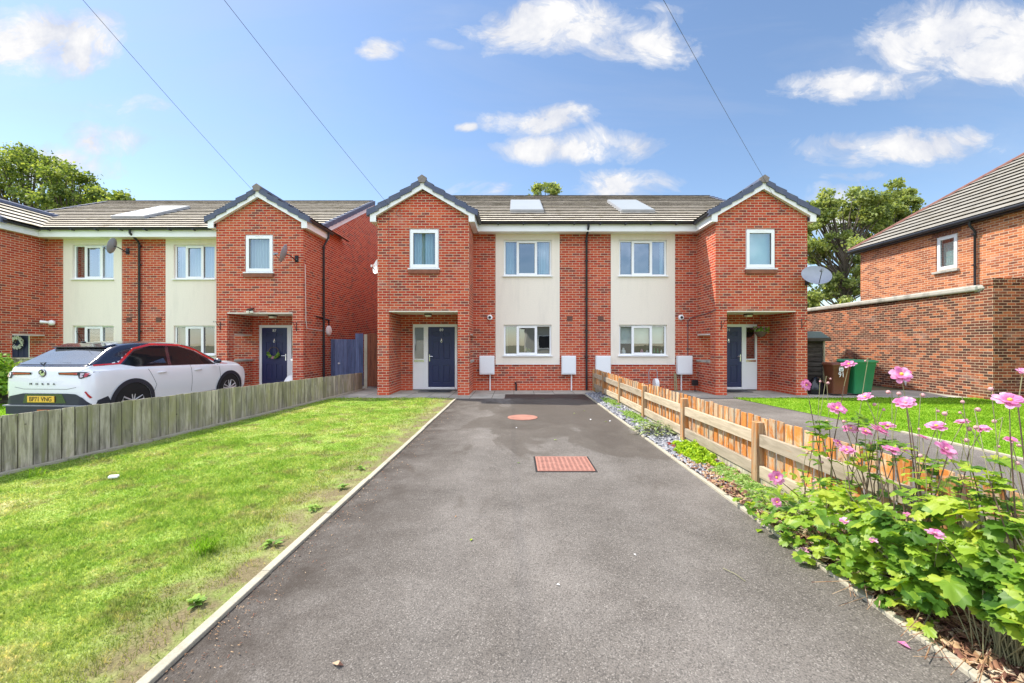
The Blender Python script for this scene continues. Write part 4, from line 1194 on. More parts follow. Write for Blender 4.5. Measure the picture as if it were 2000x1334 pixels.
def wheelie(name, cx, cy, w, h, mt, label, group, rz=0.0, dep=None):
    dep = dep or w*1.15
    r = thing(name, (cx, cy, 0), label, 'wheelie bin', group, rz)
    mb = MB()
    def ring(z, ww, dd, oy, n=5, rad=0.05):
        pts = []
        for (sx, sy_) in ((1,-1),(1,1),(-1,1),(-1,-1)):
            base = {(1,-1): -90, (1,1): 0, (-1,1): 90, (-1,-1): 180}[(sx, sy_)]
            for k in range(n):
                a_ = R(base + 90*k/(n-1))
                pts.append((sx*(ww/2-rad)+rad*math.cos(a_), sy_*(dd/2-rad)+rad*math.sin(a_)+oy, z))
        return pts
    rings = [ring(0.05, w*0.76, dep*0.70, 0.02), ring(0.30, w*0.80, dep*0.78, 0.01), ring(h*0.82, w*0.92, dep*0.92, 0), ring(h*0.83, w*0.94, dep*0.95, 0), ring(h*0.93, w*0.97, dep*0.97, 0)]
    n = len(rings[0]); vs = [p for q in rings for p in q]
    fs = [(i*n+k, i*n+(k+1) % n, (i+1)*n+(k+1) % n, (i+1)*n+k) for i in range(len(rings)-1) for k in range(n)] + [tuple(range(n))[::-1], tuple(range((len(rings)-1)*n, len(rings)*n))]
    mb.add(vs, fs); mb.build('body', mt, r, smooth=True, local=True)
    mb = MB()
    rings = [ring(h*0.925, w*1.06, dep*1.06, 0), ring(h*0.955, w*1.07, dep*1.07, 0), ring(h*0.965, w*1.0, dep*1.0, 0), ring(h*1.0, w*0.90, dep*0.86, 0.0)]
    vs = [p for q in rings for p in q]
    fs = [(i*n+k, i*n+(k+1) % n, (i+1)*n+(k+1) % n, (i+1)*n+k) for i in range(3) for k in range(n)] + [tuple(range(n))[::-1], tuple(range(3*n, 4*n))]
    mb.add(vs, fs)
    mb.tube([(-w*0.4, dep*0.55, h*0.95), (-w*0.4, dep*0.62, h*0.99), (w*0.4, dep*0.62, h*0.99), (w*0.4, dep*0.55, h*0.95)], 0.015, 6)
    mb.build('lid', mt, r, smooth=True, local=True)
    for sx in (-1, 1):
        mb = MB(); mb.lathe([(0.05, -0.02), (0.10, -0.02), (0.10, 0.02), (0.05, 0.02)], (sx*(w*0.40), dep*0.40, 0.10), 16, 'x'); mb.build('wheel', M['tyre'], r, local=True)
    return r
bn = wheelie('wheelie_bin', 9.26, 12.05, 0.50, 0.93, M['bin_brown'], 'brown wheelie bin marked 91 left of the green bin', 'wheelie bins by the brick wall', R(-8), 0.55)
text_mesh('bin_number', '91', 0.20, M['silver'], bn, Matrix.Translation((-0.04, -0.292, 0.60)) @ Matrix.Rotation(R(-3), 4, 'X') @ FACE @ Matrix.Scale(0.8, 4, (1, 0, 0)), 0.006, local=True)
mb = MB()      # white council crest above the number
cx_, cz_ = -0.04, 0.755
mb.prism([(cx_-0.055, cz_-0.055), (cx_+0.055, cz_-0.055), (cx_+0.06, cz_+0.03), (cx_, cz_+0.045), (cx_-0.06, cz_+0.03)], 'y', -0.283, -0.279)
for k in range(3): mb.prism([(cx_-0.05+0.035*k, cz_+0.04), (cx_-0.02+0.035*k, cz_+0.04), (cx_-0.035+0.035*k, cz_+0.085)], 'y', -0.284, -0.280)
mb.build('crest_sticker', M['dish_white'], bn, local=True)
mb = MB(); mb.prism([(cx_-0.03, cz_-0.035), (cx_+0.03, cz_-0.035), (cx_+0.035, cz_+0.015), (cx_, cz_+0.0), (cx_-0.035, cz_+0.015)], 'y', -0.2862, -0.2842); mb.build('crest_mark', M['lead'], bn, local=True)
wheelie('wheelie_bin', 9.93, 12.15, 0.70, 1.02, M['bin_green'], 'green wheelie bin right of the brown bin', 'wheelie bins by the brick wall', R(4), 0.62)
mb = MB()
rr = random.Random(2)
ring = []
for z, rx, ry in ((0.0, 0.26, 0.2), (0.12, 0.30, 0.24), (0.28, 0.27, 0.2), (0.42, 0.14, 0.1), (0.5, 0.05, 0.03)):
    ring.append([(8.82+0.18*z+(rx+rr.uniform(-.03, .03))*math.cos(2*math.pi*k/12), 12.35+(ry+rr.uniform(-.03, .03))*math.sin(2*math.pi*k/12), z+rr.uniform(-.01, .01)) for k in range(12)])
vs = [p for q in ring for p in q]
mb.add(vs, [(i*12+k, i*12+(k+1) % 12, (i+1)*12+(k+1) % 12, (i+1)*12+k) for i in range(4) for k in range(12)] + [tuple(range(48, 60))])
tag(mb.build('rubbish_bag', M['bag'], smooth=True, sharp=60), 'black rubbish bag slumped left of the brown bin', 'bag')

# ------------------------------------------------------------------ fences
def fpt(px, D): return (px-VX)*D/F
# low grey fence on the left
lf = thing('low_fence', (-5.4, 8.5, 0), 'low weathered grey board fence along the left lawn', 'fence')
path = [(-6.75, -1.2), (-6.35, 1.5), (-5.80, 4.62), (-5.55, 6.3), (-5.33, 8.42), (-5.12, 10.8), (-4.97, 13.6)]
hts = [0.70, 0.68, 0.665, 0.65, 0.635, 0.60, 0.545]
def along(path, hts, s):
    acc_ = 0
    for i in range(len(path)-1):
        a, b = Vector(path[i]), Vector(path[i+1]); L = (b-a).length
        if s <= acc_+L or i == len(path)-2:
            t = (s-acc_)/L; return a.lerp(b, t), (b-a).normalized(), hts[i]+(hts[i+1]-hts[i])*t
        acc_ += L
tot = sum((Vector(path[i+1])-Vector(path[i])).length for i in range(len(path)-1))
rr = random.Random(8)
s = 0
bmb = MB()
nb = 0
while s < tot-0.05:
    p, t, h = along(path, hts, s+0.07)
    w = 0.062+rr.uniform(-0.003, 0.003)
    n_ = Vector((t.y, -t.x))
    if p.y > 1.2:
        mb = MB()
        hh = h + rr.uniform(-0.006, 0.006)
        off = n_*(0.0+rr.uniform(-0.003, 0.003))
        tl = rr.uniform(-0.008, 0.008)
        mb.obox((p.x+off.x, p.y+off.y, (hh+0.03)/2), (t.x, t.y, tl), (n_.x, n_.y, 0), (-t.x*tl, -t.y*tl, 1), w, 0.009, (hh-0.03)/2)
        mb.build('board', M['wood_grey'], lf)
        nb += 1
    else:
        bmb.obox((p.x, p.y, (h+0.03)/2), (t.x, t.y, 0), (n_.x, n_.y, 0), (0, 0, 1), w, 0.009, (h-0.03)/2)
    s += 0.139
o = bmb.build('board', M['wood_grey'], lf)
mb = MB()
for i in range(len(path)-1):
    a, b = Vector(path[i]), Vector(path[i+1]); t = (b-a).normalized(); n_ = Vector((t.y, -t.x)); c = (a+b)/2 - n_*0.0135
    hm = min(hts[i], hts[i+1])-0.012
    mb.obox((c.x, c.y, hm/2+0.01), (t.x, t.y, 0), (n_.x, n_.y, 0), (0, 0, 1), (b-a).length/2-0.002, 0.003, hm/2-0.01)
mb.build('dark_backing', M['wood_dark'], lf)  # dark layer added behind the boards so the gaps read dark
mb = MB()
for z, th in ((0.50, 0.04), (0.16, 0.04)):
    for i in range(len(path)-1):
        a, b = Vector(path[i]), Vector(path[i+1]); t = (b-a).normalized(); n_ = Vector((t.y, -t.x)); c = (a+b)/2 - n_*0.034
        zz = z*(hts[i]+hts[i+1])/1.36
        mb.obox((c.x, c.y, zz), (t.x, t.y, 0), (n_.x, n_.y, 0), (0, 0, 1), (b-a).length/2, 0.022, th)
mb.build('rail', M['wood_grey'], lf)
for s in np.arange(0.3, tot, 1.9):
    p, t, h = along(path, hts, s); n_ = Vector((t.y, -t.x)); c = p-n_*0.10
    mb = MB(); mb.obox((c.x, c.y, (h-0.03)/2), (t.x, t.y, 0), (n_.x, n_.y, 0), (0,0,1), 0.04, 0.04, (h-0.03)/2); mb.build('post', M['wood_grey'], lf)
mb = MB()
rr = random.Random(18)
for i in range(len(path)-1):
    a, b = Vector(path[i]), Vector(path[i+1]); t = (b-a).normalized(); n_ = Vector((t.y, -t.x)); L = (b-a).length
    k = 0
    while k < L:
        e = min(k+rr.uniform(0.5, 1.2), L); c = a + t*(k+e)/2 + n_*0.055
        mb.obox((c.x, c.y, 0.012), (t.x, t.y, rr.uniform(-.006, .006)), (n_.x, n_.y, 0), (0,0,1), (e-k)/2-0.01, rr.uniform(0.035, 0.05), 0.022); k = e
mb.build('gravel_board', M['kerb'], lf, bevel=0.012)

# orange post-and-rail fence on the right
of = thing('low_fence', (2.5, 8, 0), 'low orange stained picket fence with pale rails beside the gravel bed', 'fence')
posts_y = [13.2, 11.75, 9.95, 8.1, 6.2, 4.33, 2.40, 0.5]
XP = 2.47
def fx_(y): return XP - 0.004*(y-4)
for y in posts_y:
    mb = MB(); x = fx_(y); hh = 0.665 if y > 3 else 0.70
    mb.box(x, x+0.098, y-0.05, y+0.05, -0.05, hh); mb.build('post', M['wood_post'], of, bevel=0.005)
for i in range(len(posts_y)-1):
    ya, yb = posts_y[i]-0.051, posts_y[i+1]+0.051
    for z0, z1 in ((0.425, 0.555), (0.105, 0.235)):
        mb = MB(); xa, xb = fx_(ya), fx_(yb); dz = random.uniform(-0.008, 0.008)
        a = Vector((xa+0.045, ya, (z0+z1)/2+dz)); b = Vector((xb+0.045, yb, (z0+z1)/2-dz)); t = (b-a).normalized()
        mb.obox((a+b)/2, t, (t.y, -t.x, 0), (0, 0, 1), (b-a).length/2, 0.021, 0.062); mb.build('rail', M['wood_rail'], of, bevel=0.004)
y = 13.15; rr = random.Random(31)
far = MB()
while y > 0.4:
    mb = MB(); x = fx_(y)+0.078+rr.uniform(-0.002, 0.003); w = 0.0475+rr.uniform(-.002, .002)
    hh = 0.715+rr.uniform(-0.012, 0.008) - 0.03*(y > 8)
    tl = rr.uniform(-0.01, 0.01)
    mb.obox((x+0.008, y, (hh+0.03)/2), (0, 1, tl), (1, 0, 0), (0, -tl, 1), w, 0.0075, (hh-0.03)/2)
    mb.build('pale', M['wood_orange'], of)
    y -= 0.128 if y < 6 else 0.150
mb = MB(); mb.box(fx_(8)+0.05, fx_(8)+0.07, 0.4, 13.15, 0.0, 0.10); mb.build('gravel_board', M['wood_grey'], of)

# gate between houses 87 and 89
gt = thing('side_gate', (-5.85, 14.5, 0), 'faded blue board gate between houses 87 and 89', 'gate')
x = -6.41; rr = random.Random(3); k = 0
while x < -5.30:
    mb = MB(); top = 1.64 if k < 6 else 1.84
    mb.box(x, x+0.135, 14.5, 14.52, 0.04, top); mb.build('board', M['wood_blue'], gt, bevel=0.004); x += 0.141; k += 1
mb = MB(); mb.box(-6.41, -5.30, 14.521, 14.56, 1.35, 1.45); mb.box(-6.41, -5.30, 14.521, 14.56, 0.3, 0.4); mb.build('rail', M['wood_blue'], gt)
mb = MB(); mb.lathe([(0.0, -0.03), (0.03, -0.025), (0.03, 0)], (-6.13, 14.5, 0.80), 10, 'y'); mb.tube([(-6.13, 14.49, 0.80), (-6.08, 14.47, 0.80)], 0.01); mb.build('latch', M['dish_white'], gt)
mb = MB(); mb.box(-5.10, -4.99, 14.05, 14.16, 0, 1.80); tag(mb.build('gate_post', M['kerb'], bevel=0.006), 'pale grey gate post right of the blue gate', 'post')
pf = thing('fence_panel', (-4.5, 14.0, 0), 'reddish brown vertical board fence panel against house 89', 'fence')
x = -4.975
while x < -4.0:
    mb = MB(); mb.box(x, x+0.118, 14.0+0.006*(int(x*100) % 2), 14.018, 0.05, 1.82); mb.build('board', M['wood_brown'], pf, bevel=0.003); x += 0.123
mb = MB(); mb.box(-4.975, -3.98, 14.02, 14.05, 1.5, 1.6); mb.box(-4.975, -3.98, 14.02, 14.05, 0.4, 0.5); mb.build('rail', M['wood_brown'], pf)

# dark fence and planter far left
ff = thing('low_fence', (-10.6, 8.8, 0), 'low dark board fence at the far left behind the white car', 'fence')
x = -14.0
while x < -10.1:
    mb = MB(); mb.box(x, x+0.13, 10.2, 10.22, 0.0, 0.62); mb.build('board', M['wood_dark'], ff); x += 0.135
mb = MB(); mb.box(-14, -10.1, 10.221, 10.25, 0.4, 0.5); mb.build('rail', M['wood_dark'], ff)
pt = thing('wood_planter', (-15.3, 13.0, 0), 'grey slatted wooden bin store below the wreath door', 'planter')
x = -15.95
while x < -14.85:
    mb = MB(); mb.box(x, x+0.115, 13.0, 13.02, 0.05, 1.0); mb.build('board', M['wood_grey'], pt); x += 0.123
mb = MB(); mb.box(-16.0, -14.80, 12.97, 13.5, 1.0, 1.04); mb.build('lid', M['wood_grey'], pt)
mb = MB(); mb.box(-15.95, -14.86, 13.021, 13.45, 0.05, 0.99); mb.build('box_body', M['wood_dark'], pt)

# ------------------------------------------------------------------ manhole covers
mb = MB(); mb.lathe([(0.30, -0.02), (0.30, 0.010), (0.27, 0.012), (0.0, 0.012)], (0.14, 8.35, 0.0), 40, caps=False); mb.add([(0.14+0.27*math.cos(R(9*k)), 8.35+0.27*math.sin(R(9*k)), 0.0125) for k in range(40)], [tuple(range(40))])
tag(mb.build('manhole_cover', M['manhole_plain']), 'round salmon painted manhole cover halfway up the driveway', 'manhole cover')
m1 = thing('manhole_cover', (0.59, 5.15, 0), 'rectangular salmon painted manhole cover with raised squares in the driveway', 'manhole cover')
mb = MB(); mb.box(0.275, 0.90, 4.835, 5.41, -0.02, 0.012); mb.build('plate', M['manhole'], m1, bevel=0.004)
mb = MB(); mb.wall('x', 0, 1, 0, 1, 0, 1) if False else None
for (a, b, c, d) in ((0.255, 0.92, 4.815, 4.834), (0.255, 0.92, 5.411, 5.43), (0.255, 0.274, 4.834, 5.411), (0.901, 0.92, 4.834, 5.411)): mb.box(a, b, c, d, -0.02, 0.010)
mb.build('frame', M['manhole_plain'], m1)
mb = MB()
for (a, b, c, d) in ((0.232, 0.943, 4.792, 4.8145), (0.232, 0.943, 5.4305, 5.453), (0.232, 0.2545, 4.8145, 5.4305), (0.9205, 0.943, 4.8145, 5.4305)): mb.box(a, b, c, d, -0.02, 0.003)
mb.build('sealed_joint', M['tyre'], m1)

# ------------------------------------------------------------------ satellite dishes, lamps, wreaths and the like
def dish(loc, aim, rx, rz_, mt, label, wall_pt, mesh=True):
    r = thing('satellite_dish', loc, label, 'satellite dish')
    aim = Vector(aim).normalized(); upv = Vector((0,0,1)); sx = aim.cross(upv).normalized(); uu = sx.cross(aim).normalized()
    mb = MB(); n = 28; rings = []
    for k in range(6):
        f = k/5
        rings.append([Vector(loc) + sx*(rx*f*math.cos(2*math.pi*i/n)) + uu*(rz_*f*math.sin(2*math.pi*i/n)) + aim*(0.10*rx/0.35*f*f) for i in range(n)])
    back = [[p - aim*0.006 for p in q] for q in rings]
    vs = [p for q in rings for p in q] + [p for q in back for p in q]
    fs = []
    for i in range(5):
        for k in range(n):
            fs.append((i*n+k, i*n+(k+1) % n, (i+1)*n+(k+1) % n, (i+1)*n+k))
            fs.append((6*n+i*n+k, 6*n+(i+1)*n+k, 6*n+(i+1)*n+(k+1) % n, 6*n+i*n+(k+1) % n))
    for k in range(n): fs.append((5*n+k, 5*n+(k+1) % n, 11*n+(k+1) % n, 11*n+k))
    mb.add(vs, fs); mb.build('reflector', mt, r, smooth=True)
    L = Vector(loc)
    mb = MB(); foot = L - uu*rz_*0.95 + aim*0.08; tip = L + aim*0.42*rx/0.35 - uu*rz_*0.35
    mb.tube([foot - aim*0.05, tip], 0.010, 6); mb.build('feed_arm', M['gutter'], r)
    mb = MB(); mb.tube([tip - aim*0.02, tip+(L-tip).normalized()*0.10], 0.028, 10); mb.box(tip.x-0.02, tip.x+0.02, tip.y-0.02, tip.y+0.02, tip.z-0.05, tip.z+0.02); mb.build('receiver', mt, r)
    mb = MB(); W_p = Vector(wall_pt); mb.tube([L - aim*0.02, L - aim*0.10, Vector((W_p.x, W_p.y, L.z-0.12)) , ], 0.016, 8)
    mb.obox(W_p, (1,0,0), (0,1,0), (0,0,1), 0.05, 0.02, 0.10); mb.build('mount', M['gutter'], r)
    return r
dish((8.36, 11.66, 3.33), (-0.2, -0.8, 0.56), 0.37, 0.34, M['dish'], 'large grey mesh satellite dish on the right corner of house 91', (8.36, 11.98, 3.25))
dish((-6.70, 12.18, 4.10), (-0.93, -0.25, 0.30), 0.24, 0.27, M['dish'], 'grey satellite dish seen edge on beside the window of house 87', (-6.62, 12.64, 4.05))
dish((-4.08, 12.55, 3.80), (-0.55, -0.80, 0.28), 0.23, 0.26, M['dish_white'], 'white satellite dish half hidden behind the left edge of house 89', (-3.98, 12.80, 3.75))
dish((-12.93, 13.45, 4.62), (-0.95, -0.25, 0.25), 0.22, 0.26, M['dish'], 'dark satellite dish by the gutter left of the black downpipe', (-12.88, 13.87, 4.55))
# floodlight on house 87
mb = MB(); fl = thing('flood_light', (-7.98, 12.6, 2.5), 'small twin solar flood light above the porch opening of house 87', 'light')
mb.obox((-7.98, 12.56, 2.52), (1,0,0.12), (0,1,0.5), (0,-0.5,1), 0.10, 0.05, 0.012); mb.box(-8.02, -7.94, 12.58, 12.648, 2.40, 2.50); mb.build('body', M['black'], fl)
for dx in (-0.065, 0.05):
    mb = MB(); mb.obox((-7.98+dx, 12.55, 2.435), (1,0,0.1), (0,1,0.6), (0,-0.6,1), 0.045, 0.02, 0.03); mb.build('lamp_head', M['light_glass'], fl, bevel=0.005)
# round white box on the side wall of 87 with its pipe
mb = MB(); mb.lathe([(0.17, 0.0), (0.17, 0.05), (0.13, 0.075), (0, 0.08)], (-6.429, 13.42+0.9, 1.93), 24, 'x')
tag(mb.build('extractor_cover', M['upvc'], smooth=True), 'round white vent cover on the side wall of house 87', 'vent cover')
mb = MB(); mb.tube([(-6.40, 13.45, 2.36), (-6.40, 14.32, 2.30), (-6.40, 14.32, 2.08)], 0.022, 8); tag(mb.build('overflow_pipe', M['gutter'], smooth=True), 'thin black pipe running to the round white vent cover', 'pipe')
# white security lamp on house 85
sl = thing('security_lamp', (-15.25, 13.8, 2.15), 'white security lamp on the brick beside the cream panel of house 85', 'light')
mb = MB(); mb.ball((-15.28, 13.76, 2.17), (0.09, 0.09, 0.09), 14, 9); mb.build('sensor', M['upvc'], sl, smooth=True)
mb = MB(); mb.tube([(-15.30, 13.78, 2.17), (-15.50, 13.62, 2.20)], 0.03, 8, r1=0.055); mb.build('lamp_head', M['upvc'], sl, smooth=True)

def wreath(loc, r0, r1, cols, label, seed, up=False):
    root = thing('wreath', loc, label, 'wreath'); rr = random.Random(seed)
    L = Vector(loc)
    mb = MB(); mb.lathe([(r0-0.008, -0.008), (r0+0.008, -0.008), (r0+0.008, 0.008), (r0-0.008, 0.008)], L, 24, 'y', caps=False); mb.build('hoop', M['stem'], root)
    for nm, mt, n_, size, a0, a1 in cols:
        mb = MB()
        for i in range(n_):
            a_ = R(rr.uniform(a0, a1)); rad = r0 + rr.uniform(-0.03, r1)
            c = L + Vector((math.cos(a_)*rad, -0.015-rr.random()*0.04, math.sin(a_)*rad))
            d1 = Vector((rr.uniform(-1,1), rr.uniform(-.5,.2), rr.uniform(-1,1))).normalized(); d2 = d1.cross(Vector((0,1,0.2))).normalized()
            mb.quad(c-d1*size, c+d2*size*0.45, c+d1*size, c-d2*size*0.45)
        mb.build(nm, mt, root, recalc=False)
    return root
dcx = X87((4.135+4.985)/2-0.25)
wreath((dcx, y_p2+0.0, 1.20), 0.17, 0.04, [('leaves', M['bush'], 60, 0.05, 180, 360), ('flower', M['petal'], 26, 0.035, 250, 285)], 'hoop wreath with pink roses and green leaves on door 87', 3)
wreath((X85(4.56-0.25)+0.1, y_p2-0.0, 1.52), 0.16, 0.06, [('flower', M['dish_white'], 130, 0.045, 0, 360)], 'round white flower wreath on the black door at far left', 5)
# door mats
for (x0, x1, y_, lb) in ((-2.98+0.0, -2.0, 12.98, 'dark door mat before the navy door with its sidelight on the left'), (6.35, 7.25, 12.98, 'dark mat on the paving below the navy door of the rightmost porch')):
    mb = MB(); mb.box(x0, x1, y_-0.25, y_+0.2, 0.0, 0.015); o_ = mb.build('door_mat', M['black']); tag(o_, lb, 'door mat')
# hanging basket in the porch of 91
hb = thing('hanging_basket', (7.60, 13.0, 1.85), 'hanging basket of pink flowers in the porch of house 91', 'hanging basket')
mb = MB(); mb.lathe([(0.02, -0.17), (0.10, -0.14), (0.16, -0.05), (0.175, 0.0)], (7.60, 12.95, 1.85), 16); mb.build('basket', M['stem'], hb)
for nm, mt, n_, sz in (('leaves', M['bush'], 90, 0.04), ('flower', M['petal'], 45, 0.03)):
    rr = random.Random(n_); mb = MB()
    for i in range(n_):
        c = Vector((7.60, 12.95, 1.87)) + Vector((rr.uniform(-.19,.19), rr.uniform(-.15,.15), rr.uniform(-0.04, .13)))
        d1 = Vector((rr.uniform(-1,1), rr.uniform(-1,1), rr.uniform(-1,1))).normalized(); d2 = d1.cross(Vector((0.1,1,0.2))).normalized(); mb.quad(c-d1*sz, c+d2*sz*.6, c+d1*sz, c-d2*sz*.6)
    mb.build(nm, mt, hb, recalc=False)
mb = MB()
for k in range(3): mb.tube([(7.60+0.17*math.cos(k*2.1), 12.95+0.17*math.sin(k*2.1), 1.85), (7.60, 12.95, 2.38)], 0.004, 4)
mb.build('chain', M['gutter'], hb)
# white jug-like can on the step of 87
wc = thing('watering_can', (-7.15, 13.55, 0.0), 'white rounded can with a loop handle beside door 87', 'watering can')
mb = MB(); mb.lathe([(0.0, 0.0), (0.22, 0.0), (0.26, 0.15), (0.24, 0.32), (0.15, 0.45), (0.05, 0.50), (0, 0.50)], (-7.12, 13.35, 0), 20, caps=False); mb.build('body', M['upvc'], wc, smooth=True, sharp=70)
mb = MB(); mb.tube([Vector((-7.10, 13.35, 0.62)) + Vector((0.06*math.cos(R(a_)), 0, 0.10*math.sin(R(a_)))) for a_ in range(-90, 271, 30)], 0.018, 8); mb.build('handle', M['upvc'], wc, smooth=True)
# white box on the porch ledge of 87
mb = MB(); mb.box(X87(3.29)+0.02, X87(3.29)+0.16, 12.99, 13.10, 0.98, 1.11); tag(mb.build('cable_box', M['upvc'], bevel=0.01), 'small white box on the porch ledge of house 87', 'box')
# hose reel trolley in front of 91
hr_ = thing('hose_trolley', (4.28, 12.9, 0), 'tubular hose trolley against the brick under the window of 91', 'hose trolley')
mb = MB()
for dx in (-0.13, 0.13): mb.tube([(4.28+dx, 12.98, 0.02), (4.28+dx, 13.02, 0.62), (4.28+dx*0.8, 13.02, 0.67)], 0.013, 6)
mb.tube([(4.28-0.104, 13.02, 0.67), (4.28+0.104, 13.02, 0.67)], 0.013, 6); mb.build('frame', M['lead'], hr_)
mb = MB(); mb.lathe([(0.09, -0.06), (0.17, -0.055), (0.17, 0.055), (0.09, 0.06)], (4.33, 12.9, 0.24), 20, 'x'); mb.build('hose_drum', M['dish_white'], hr_)
mb = MB(); mb.tube([(4.45, 12.85, 0.1)] + [(4.55+0.13*math.cos(a_), 12.86, 0.12+0.11*math.sin(a_)) for a_ in np.linspace(2.5, -1.0, 9)], 0.012, 6); mb.build('hose', M['bin_brown'], hr_, smooth=True)
mb = MB(); mb.tube([(5.02, 13.0, 0), (5.02, 13.1, 0.55)], 0.022, 6); mb.tube([(4.96, 13.0, 0), (4.98, 13.12, 0.58)], 0.015, 6); tag(mb.build('broom_handle', M['stem_green']), 'wooden stick leaning on the brick beside the hose trolley', 'stick')
# black post lamp in front of 91 / small pipes on the main wall
lmp = thing('garden_spotlight', (6.0-0.22, 12.55, 0), 'small black garden spotlight by the porch corner of 91', 'light')
mb = MB(); mb.tube([(5.56, 12.95, 0), (5.56, 12.95, 0.18)], 0.012, 6); mb.build('stake', M['black'], lmp)
mb = MB(); mb.box(5.47, 5.65, 12.9, 13.02, 0.18, 0.36); mb.build('lamp_head', M['black'], lmp, bevel=0.02)
ga = MB(); ga.tube([(0.0+0.02, 13.19, 0.0), (0.02, 13.19, 0.20), (-0.02, 13.16, 0.26)], 0.028, 8)
tag(ga.build('rain_pipe_stub', M['gutter'], smooth=True), 'short black pipe stub at the wall foot below the window of 89', 'pipe')
# items on the window sill of 91's lower window
for k, (x, h_, r_, mt) in enumerate([(3.46, 0.20, 0.07, 'dish_white'), (4.05, 0.16, 0.05, 'petal'), (4.22, 0.12, 0.05, 'dish_white'), (4.45, 0.20, 0.03, 'bin_green'), (4.56, 0.18, 0.03, 'bin_green'), (4.68, 0.14, 0.03, 'dish_white')]):
    mb = MB(); mb.lathe([(0, 0), (r_, 0), (r_*1.05, h_*0.5), (r_*0.5, h_*0.75), (r_*0.4, h_), (0, h_)], (x, 13.42, 1.15), 12, caps=False)
    tag(mb.build('ornament', M[mt], smooth=True), ['white ornament at the left end of the lower window sill of 91', 'pink ornament in the middle of the lower window of 91', 'white pot in the middle of the lower window of 91', 'tall green bottle in the lower window of 91', 'shorter green bottle in the lower window of 91', 'white bottle at the right end of the lower window of 91'][k], 'ornament', 'ornaments on the window sill of 91')
pp = thing('potted_plant', (0.42, 13.42, 1.14), 'small green plant on the sill inside the lower window of 89', 'potted plant')
mb = MB(); mb.lathe([(0, 0), (0.05, 0), (0.065, 0.09), (0, 0.09)], (0.42, 13.42, 1.14), 12, caps=False); mb.build('pot', M['dish_white'], pp, smooth=True)
mb = MB(); rr = random.Random(6)
for i in range(50):
    c = Vector((0.42, 13.42, 1.27)) + Vector((rr.gauss(0, .07), rr.gauss(0, .03), rr.gauss(0, .035))); d1 = Vector((rr.uniform(-1,1), rr.uniform(-1,1), rr.uniform(-1,1))).normalized(); d2 = d1.cross(Vector((0,1,0.3))).normalized(); mb.quad(c-d1*.035, c+d2*.02, c+d1*.035, c-d2*.02)
mb.build('foliage', M['bush'], pp, recalc=False)

# ------------------------------------------------------------------ overhead wires to the pole behind the camera
POLE = Vector((-5.7, -1.8, 9.0))
for k, (px, py, D, lb) in enumerate([(491, 369, 12.45, 'thin overhead wire ending at the gable of house 87'), (757, 398, 11.82, 'thin overhead wire ending at the gable of house 89'), (1494, 352, 11.82, 'thin overhead wire ending at the gable of house 91')]):
    e = unp(px, py, D); P = POLE + Vector((0.15*k, 0, 0))
    pts = [e.lerp(P, t) - Vector((0, 0, 0.22*4*t*(1-t))) for t in [i/24 for i in range(25)]]
    if k == 0: pts = [unp(541, 465, 12.62), unp(500, 388, 12.50)] + pts
    if k == 1: pts = [unp(760, 600, 11.98), unp(759, 420, 11.98)] + pts
    if k == 2: pts = [unp(1520, 400, 11.9)] + pts
    mb = MB(); mb.tube(pts, 0.0042, 5); tag(mb.build('overhead_wire', M['wire']), lb, 'wire', 'overhead telephone wires')
mb = MB(); mb.tube([(-5.7, -1.8, 0), (-5.7, -1.8, 9.1)], 0.13, 10, r1=0.09); tag(mb.build('telegraph_pole', M['treebark'], smooth=True), 'wooden pole in the street carrying the overhead wires', 'pole')
for (xx, yy, lb, px0) in ((1520, 405, 'black cable coil on the rightmost brick gable', 11.93), (770, 416, 'small black cable loop on the middle gable, upper left', 11.95)):
    c = unp(xx+10, yy, px0); mb = MB(); mb.tube([c + Vector((0.09*math.cos(a_), 0, 0.09*math.sin(a_))) for a_ in np.linspace(0.5, 5.8, 16)], 0.007, 5); tag(mb.build('cable_coil', M['wire'], smooth=True), lb, 'cable')
# cables clipped to the brickwork
mb = MB(); mb.tube([unp(1398, 604, 11.97), (5.72, 12.3, 2.40), (5.72, 13.22, 2.35), (5.55, 13.22, 2.30), (5.45, 13.22, 2.2), (5.45, 13.22, 0.6)], 0.012, 5); tag(mb.build('wall_cable', M['wire']), 'black cable clipped down the brick beside the porch of 91', 'cable')
mb = MB(); mb.tube([(-6.62, 12.62, 4.03), (-6.42, 12.75, 3.9), (-6.415, 12.78, 2.2), (-6.415, 12.85, 1.95), (-6.415, 14.2, 1.9)], 0.009, 5); tag(mb.build('wall_cable', M['dish_white']), 'white cable clipped down the side wall of house 87', 'cable')

# ------------------------------------------------------------------ houses across the street (seen only as reflections)
for k, cx0 in enumerate((-7.0, 6.0)):
    r = thing('bungalow', (cx0, -15.5, 0), ['cream house across the street reflected in the windows, left one', 'cream house across the street reflected in the windows, right one'][k], 'house', 'houses across the street')
    mb = MB(); mb.box(cx0-5, cx0+5, -20, -13, 0, 3.3); mb.build('wall', M['stucco'], r)
    mb = MB(); mb.add([(cx0-5.4, -20.4, 3.2), (cx0+5.4, -20.4, 3.2), (cx0+5.4, -12.6, 3.2), (cx0-5.4, -12.6, 3.2), (cx0-1.5, -16.5, 5.6), (cx0+1.5, -16.5, 5.6)], [(0,1,5,4), (2,3,4,5), (1,2,5), (3,0,4), (0,3,2,1)]); mb.build('roof', M['sill'], r)
    for xx in (-3.2, 0.2, 2.6):
        mb = MB(); mb.box(cx0+xx-0.7, cx0+xx+0.7, -12.999, -12.96, 1.0, 2.3); wq = mb.build('window', M['upvc'], r)
        mb = MB(); mb.box(cx0+xx-0.6, cx0+xx+0.6, -12.959, -12.95, 1.1, 2.2); mb.build('pane', M['black'], wq)
